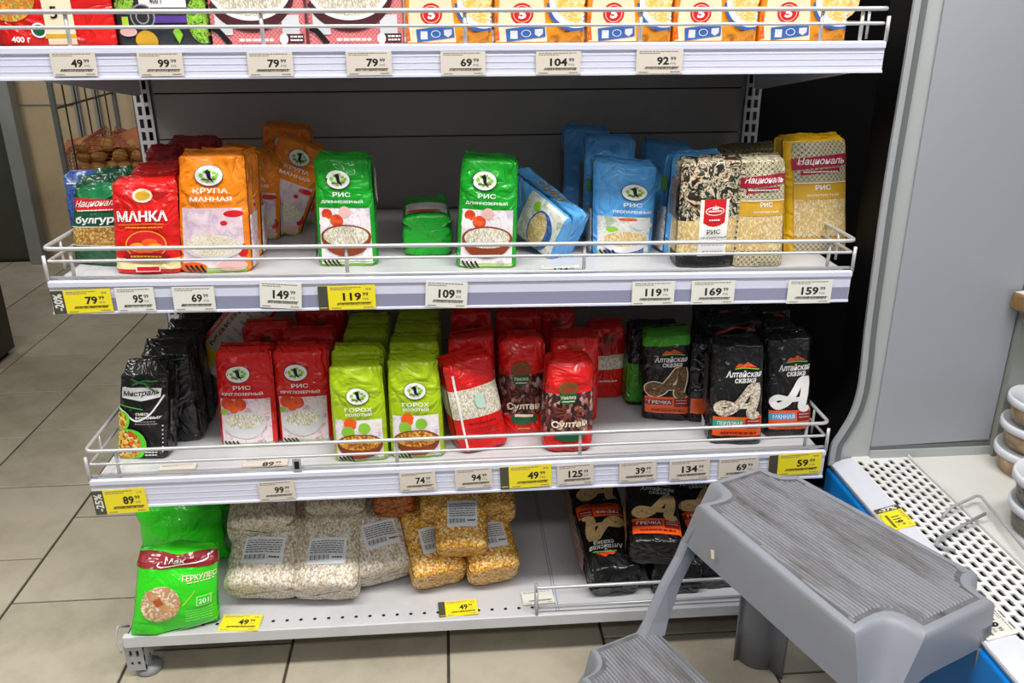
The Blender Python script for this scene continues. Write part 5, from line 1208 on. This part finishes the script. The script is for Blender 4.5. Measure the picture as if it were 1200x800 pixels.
# ribs of the tread
def ribs(lx, ly, z, n, cx, cy, cut, parent, name, mat, poly):
    mb = MB()
    def span(y):
        xs = []
        for i in range(len(poly)):
            (xa, ya), (xb, yb) = poly[i], poly[(i+1) % len(poly)]
            if (ya-y)*(yb-y) < 0: xs.append(xa+(xb-xa)*(y-ya)/(yb-ya))
        return (min(xs), max(xs)) if len(xs) >= 2 else None
    for i in range(n):
        y = -ly+.013+(2*ly-.026)*i/(n-1); hw = (2*ly-.026)/(n-1)*.36
        sp = [span(cy+y-hw*1.2), span(cy+y+hw*1.2)]
        if None in sp: continue
        x0, x1 = max(q[0] for q in sp)+.007-cx, min(q[1] for q in sp)-.007-cx
        prof = [(-hw, -.0006), (-hw*.6, .0010), (hw*.6, .0010), (hw, -.0006)]
        vs = []
        for x in (x0, x0+.004, x1-.004, x1):
            for dy, dz in prof:
                q = (x, y+dy)
                vs.append((cx+q[0], cy+q[1], z+(dz if x not in (x0, x1) else -.0006)))
        fs = []
        for k in range(3):
            for a in range(3): fs.append((k*4+a, (k+1)*4+a, (k+1)*4+a+1, k*4+a+1))
        mb.add(vs, [tuple(reversed(f)) for f in fs], mat)
    return tag(mb.build(name, parent), kind='stuff')
ribs(LX, LY_+.008, H, 34, 0, 0, CUT, st, 'tread_ribs', m_rib, top)
# legs: the scooped corners run on to the floor; the front pair turns into struts
def leg(sx, sy, name):
    idx = [i for i in range(NP) if ot[i] == (sx, sy)]
    first, last = idx[0], idx[-1]
    if last-first > NP/2: pass
    seq = [(first-2) % NP, (first-1) % NP]+idx+[(last+1) % NP, (last+2) % NP]
    zs = [H-.035, H-SK, H-SK-.02, .25, .1, .0]
    def col(i, z, edge):
        q = taper(*op[i]); x, y = splay(q, z)
        return x, y
    mb = MB(); vs = []; n = len(seq)
    for z in zs:
        for k, i in enumerate(seq):
            x, y = col(i, z, 0)
            if z < H-SK+.001 and k in (0, n-1) and z > H-SK-.021:   # little fillet under the skirt
                pass
            elif z < H-SK-.001 and k in (0, n-1):
                j = seq[1] if k == 0 else seq[n-2]; x2, y2 = col(j, z, 0); x, y = x2*.75+x*.25, y2*.75+y*.25
            vs.append((x, y, z))
    fs = [(j*n+k, (j+1)*n+k, (j+1)*n+k+1, j*n+k+1) for j in range(len(zs)-1) for k in range(n-1)]
    mb.add(vs, fs, m_st); o = mb.build(name, st, smooth=True)
    md = o.modifiers.new('thickness', 'SOLIDIFY'); md.thickness = .0032; md.offset = -1
    return o
leg(1, 1, 'leg'); leg(-1, 1, 'leg')
# lower step
H2 = .20; L2, D2 = .188, .082; CY2 = -.150-D2
def low():
    pts = []
    for sx, sy in [(-1, -1), (1, -1), (1, 1), (-1, 1)]:
        c = (sx*L2, sy*D2); cut = .045 if sy < 0 else .010
        a = (c[0], c[1]-sy*cut); b = (c[0]-sx*cut, c[1])
        if sx*sy < 0: a, b = b, a
        inw = Vector((-sx, -sy)).normalized(); dip = .016 if sy < 0 else -.003
        for i in range(7):
            t = i/6; s_ = 4*t*(1-t)*dip
            pts.append((a[0]*(1-t)+b[0]*t+inw.x*s_, a[1]*(1-t)+b[1]*t+inw.y*s_))
    return pts
lp = low(); NL = len(lp); mb = MB(); vs = []
for z, ins in [(H2, -.006), (H2-.0012, -.0025), (H2-.005, 0), (H2-.04, 0), (H2-.075, 0)]:
    k = (H2-z)*.12
    for x, y in lp:
        gx = (ins+k)*(1 if x > 0 else -1); gy = (ins+k)*(1 if y > 0 else -1)
        vs.append((x+gx, CY2+y+gy, z))
fs = [(j*NL+i, (j+1)*NL+i, (j+1)*NL+(i+1) % NL, j*NL+(i+1) % NL) for j in range(4) for i in range(NL)]
mb.add(vs, fs, m_st)
t2 = [(v[0], v[1]) for v in vs[:NL]]; tri = tessellate_polygon([[Vector((x, y, 0)) for x, y in t2]])
mb.add([(x, y, H2) for x, y in t2], [tuple(reversed(t)) if (Vector(t2[t[1]])-Vector(t2[t[0]])).cross(Vector(t2[t[2]])-Vector(t2[t[0]])) < 0 else tuple(t) for t in tri], m_groove)
lo = mb.build('lower_step', st, smooth=True)
md = lo.modifiers.new('thickness', 'SOLIDIFY'); md.thickness = .003; md.offset = -1
lo.modifiers.new('edge', 'EDGE_SPLIT').split_angle = math.radians(50)
ribs(L2, D2, H2+.0005, 24, 0, CY2, .03, st, 'tread_ribs', m_rib, t2)
for sx in (-1, 1):
    # strut from the front corner of the seat down to the back corner of the lower step
    mb = MB(); rings = []
    for z, xo, yo, xi, yi, yb in [(H-.03, .160, -.1015, .150, -.1010, -.085), (H-SK+.006, .1865, -.1075, .170, -.1065, -.078), (H-SK-.02, .1875, -.117, .1715, -.115, -.084), (.28, .187, -.146, .171, -.142, -.112), (H2+.02, .186, -.174, .170, -.170, -.138), (H2-.003, .187, -.186, .168, -.183, -.146)]:
        rings.append([(sx*xo, yb, z), (sx*xo, yo+.004, z), (sx*(xo-.004), yo, z), (sx*(xi+.003), yi, z), (sx*xi, yi+.004, z), (sx*(xi-(.31-z)*.09 if z < .31 else xi), yb, z)])
    vs = [p for r_ in rings for p in r_]; n = 6
    fs = [(j*n+k, (j+1)*n+k, (j+1)*n+(k+1) % n, j*n+(k+1) % n) for j in range(len(rings)-1) for k in range(n)]
    fs += [tuple(range(n)), tuple(reversed(range((len(rings)-1)*n, len(rings)*n)))]
    mb.add(vs, fs, m_st); mb.build('strut', st, smooth=False, fix=True, bevel=.003)
    mb = MB()   # front leg under the lower step
    x = sx*L2
    pts = [(sx*(L2+.009), CY2-D2+.05), (sx*(L2+.009), CY2-D2+.045), (sx*(L2-.012), CY2-D2+.012), (sx*(L2-.045), CY2-D2-.009), (sx*(L2-.05), CY2-D2-.009)]
    vs = []
    for z in (H2-.06, 0):
        k = (H2-z)*.06
        for px_, py_ in pts: vs.append((px_+sx*k, py_-k, z))
    fs = [(i, 5+i, 6+i, i+1) for i in range(4)]
    mb.add(vs, fs, m_st); o = mb.build('leg', st, smooth=True); md = o.modifiers.new('thickness', 'SOLIDIFY'); md.thickness = .003
    mb = MB()   # rear leg of the lower step
    pts = [(sx*(L2+.009), CY2+D2-.05), (sx*(L2+.009), CY2+D2+.004), (sx*(L2-.03), CY2+D2+.006)]
    vs = []
    for z in (H2-.06, 0):
        k = (H2-z)*.06
        for px_, py_ in pts: vs.append((px_+sx*k, py_, z))
    mb.add(vs, [(i, 3+i, 4+i, i+1) for i in range(2)], m_st); o = mb.build('leg', st); md = o.modifiers.new('thickness', 'SOLIDIFY'); md.thickness = .003
mb = MB(); mb.prism([(0, 0), (.006, .002), (.009, -.011), (.003, -.014)], 0, .0008, cream, 'y'); o = mb.build('paper_scrap', st, fix=True); o.location = (-.105, -LY_-.0065, H-.045)

# ------------------------------------------------------------------ fill the shelves
PRE = [(kind, KD[kind]) for kind in KD]
for row in TAGS: tag_els(row[1], row[5], row[8], 1)
for n_ in ('49', '119', '89', '124'): tag_els(n_, 'y', '', 1)
tag_els('119', 'y', '-37%', 1)
make_texts()
for i, row in enumerate(PACKS): make_packet(row, 100+i)
for i, (sh, num, loc, w_, h_, style, tilt, label, side) in enumerate(TAGS):
    ry = (math.atan(.0128) if sh == 2 else 0)+math.radians(tilt)
    price_tag((loc[0], -.0062, loc[2]), w_, h_, (0, ry, 0), label, num, style, side, i*7)
# tags that lie flat
def flat_tag(loc, w_, h_, yaw_, label, num, style, side, seed, tilt=-86):
    price_tag(loc, w_, h_, (math.radians(tilt), 0, math.radians(yaw_)), label, num, style, side, seed)
flat_tag((-.42, .0172, .1035), .072, .040, -4, 'yellow price tag reading 49.99 lying on the bottom shelf by the oats', '49', 'y', '', 301)
flat_tag((-.026, .026, .1035), .072, .040, 4, 'yellow price tag reading 49.99 lying under the corn bags', '49', 'y', '#', 302)
flat_tag((.125, .045, .1035), .06, .036, 4, 'small white price tag lying by the end of the wire guard', '', 'w', '', 303)
flat_tag((.155, .02, .753), .06, .038, 0, 'white price tag lying flat on the second shelf behind the guard', '124', 'w', '', 304)
flat_tag((-.345, .028, .4195), .075, .040, 3, 'white price tag lying flat on the third shelf behind the guard', '89', 'b', '', 305)
flat_tag((-.49, .022, .4195), .06, .036, 3, 'blank-looking beige tag lying near the black bean packet', '', 'b', '', 306)
price_tag((.675, -.155, .3795), .060, .040, (math.radians(-76), 0, math.radians(-90)), 'yellow price tag reading 119 on the chiller rail', '119', 'y', '-37%', 307)
price_tag((.677, -.405, .3800), .060, .040, (math.radians(-76), 0, math.radians(-90)), 'white price tag reading 119 on the chiller rail beside the stool', '119', 'w', '', 308)
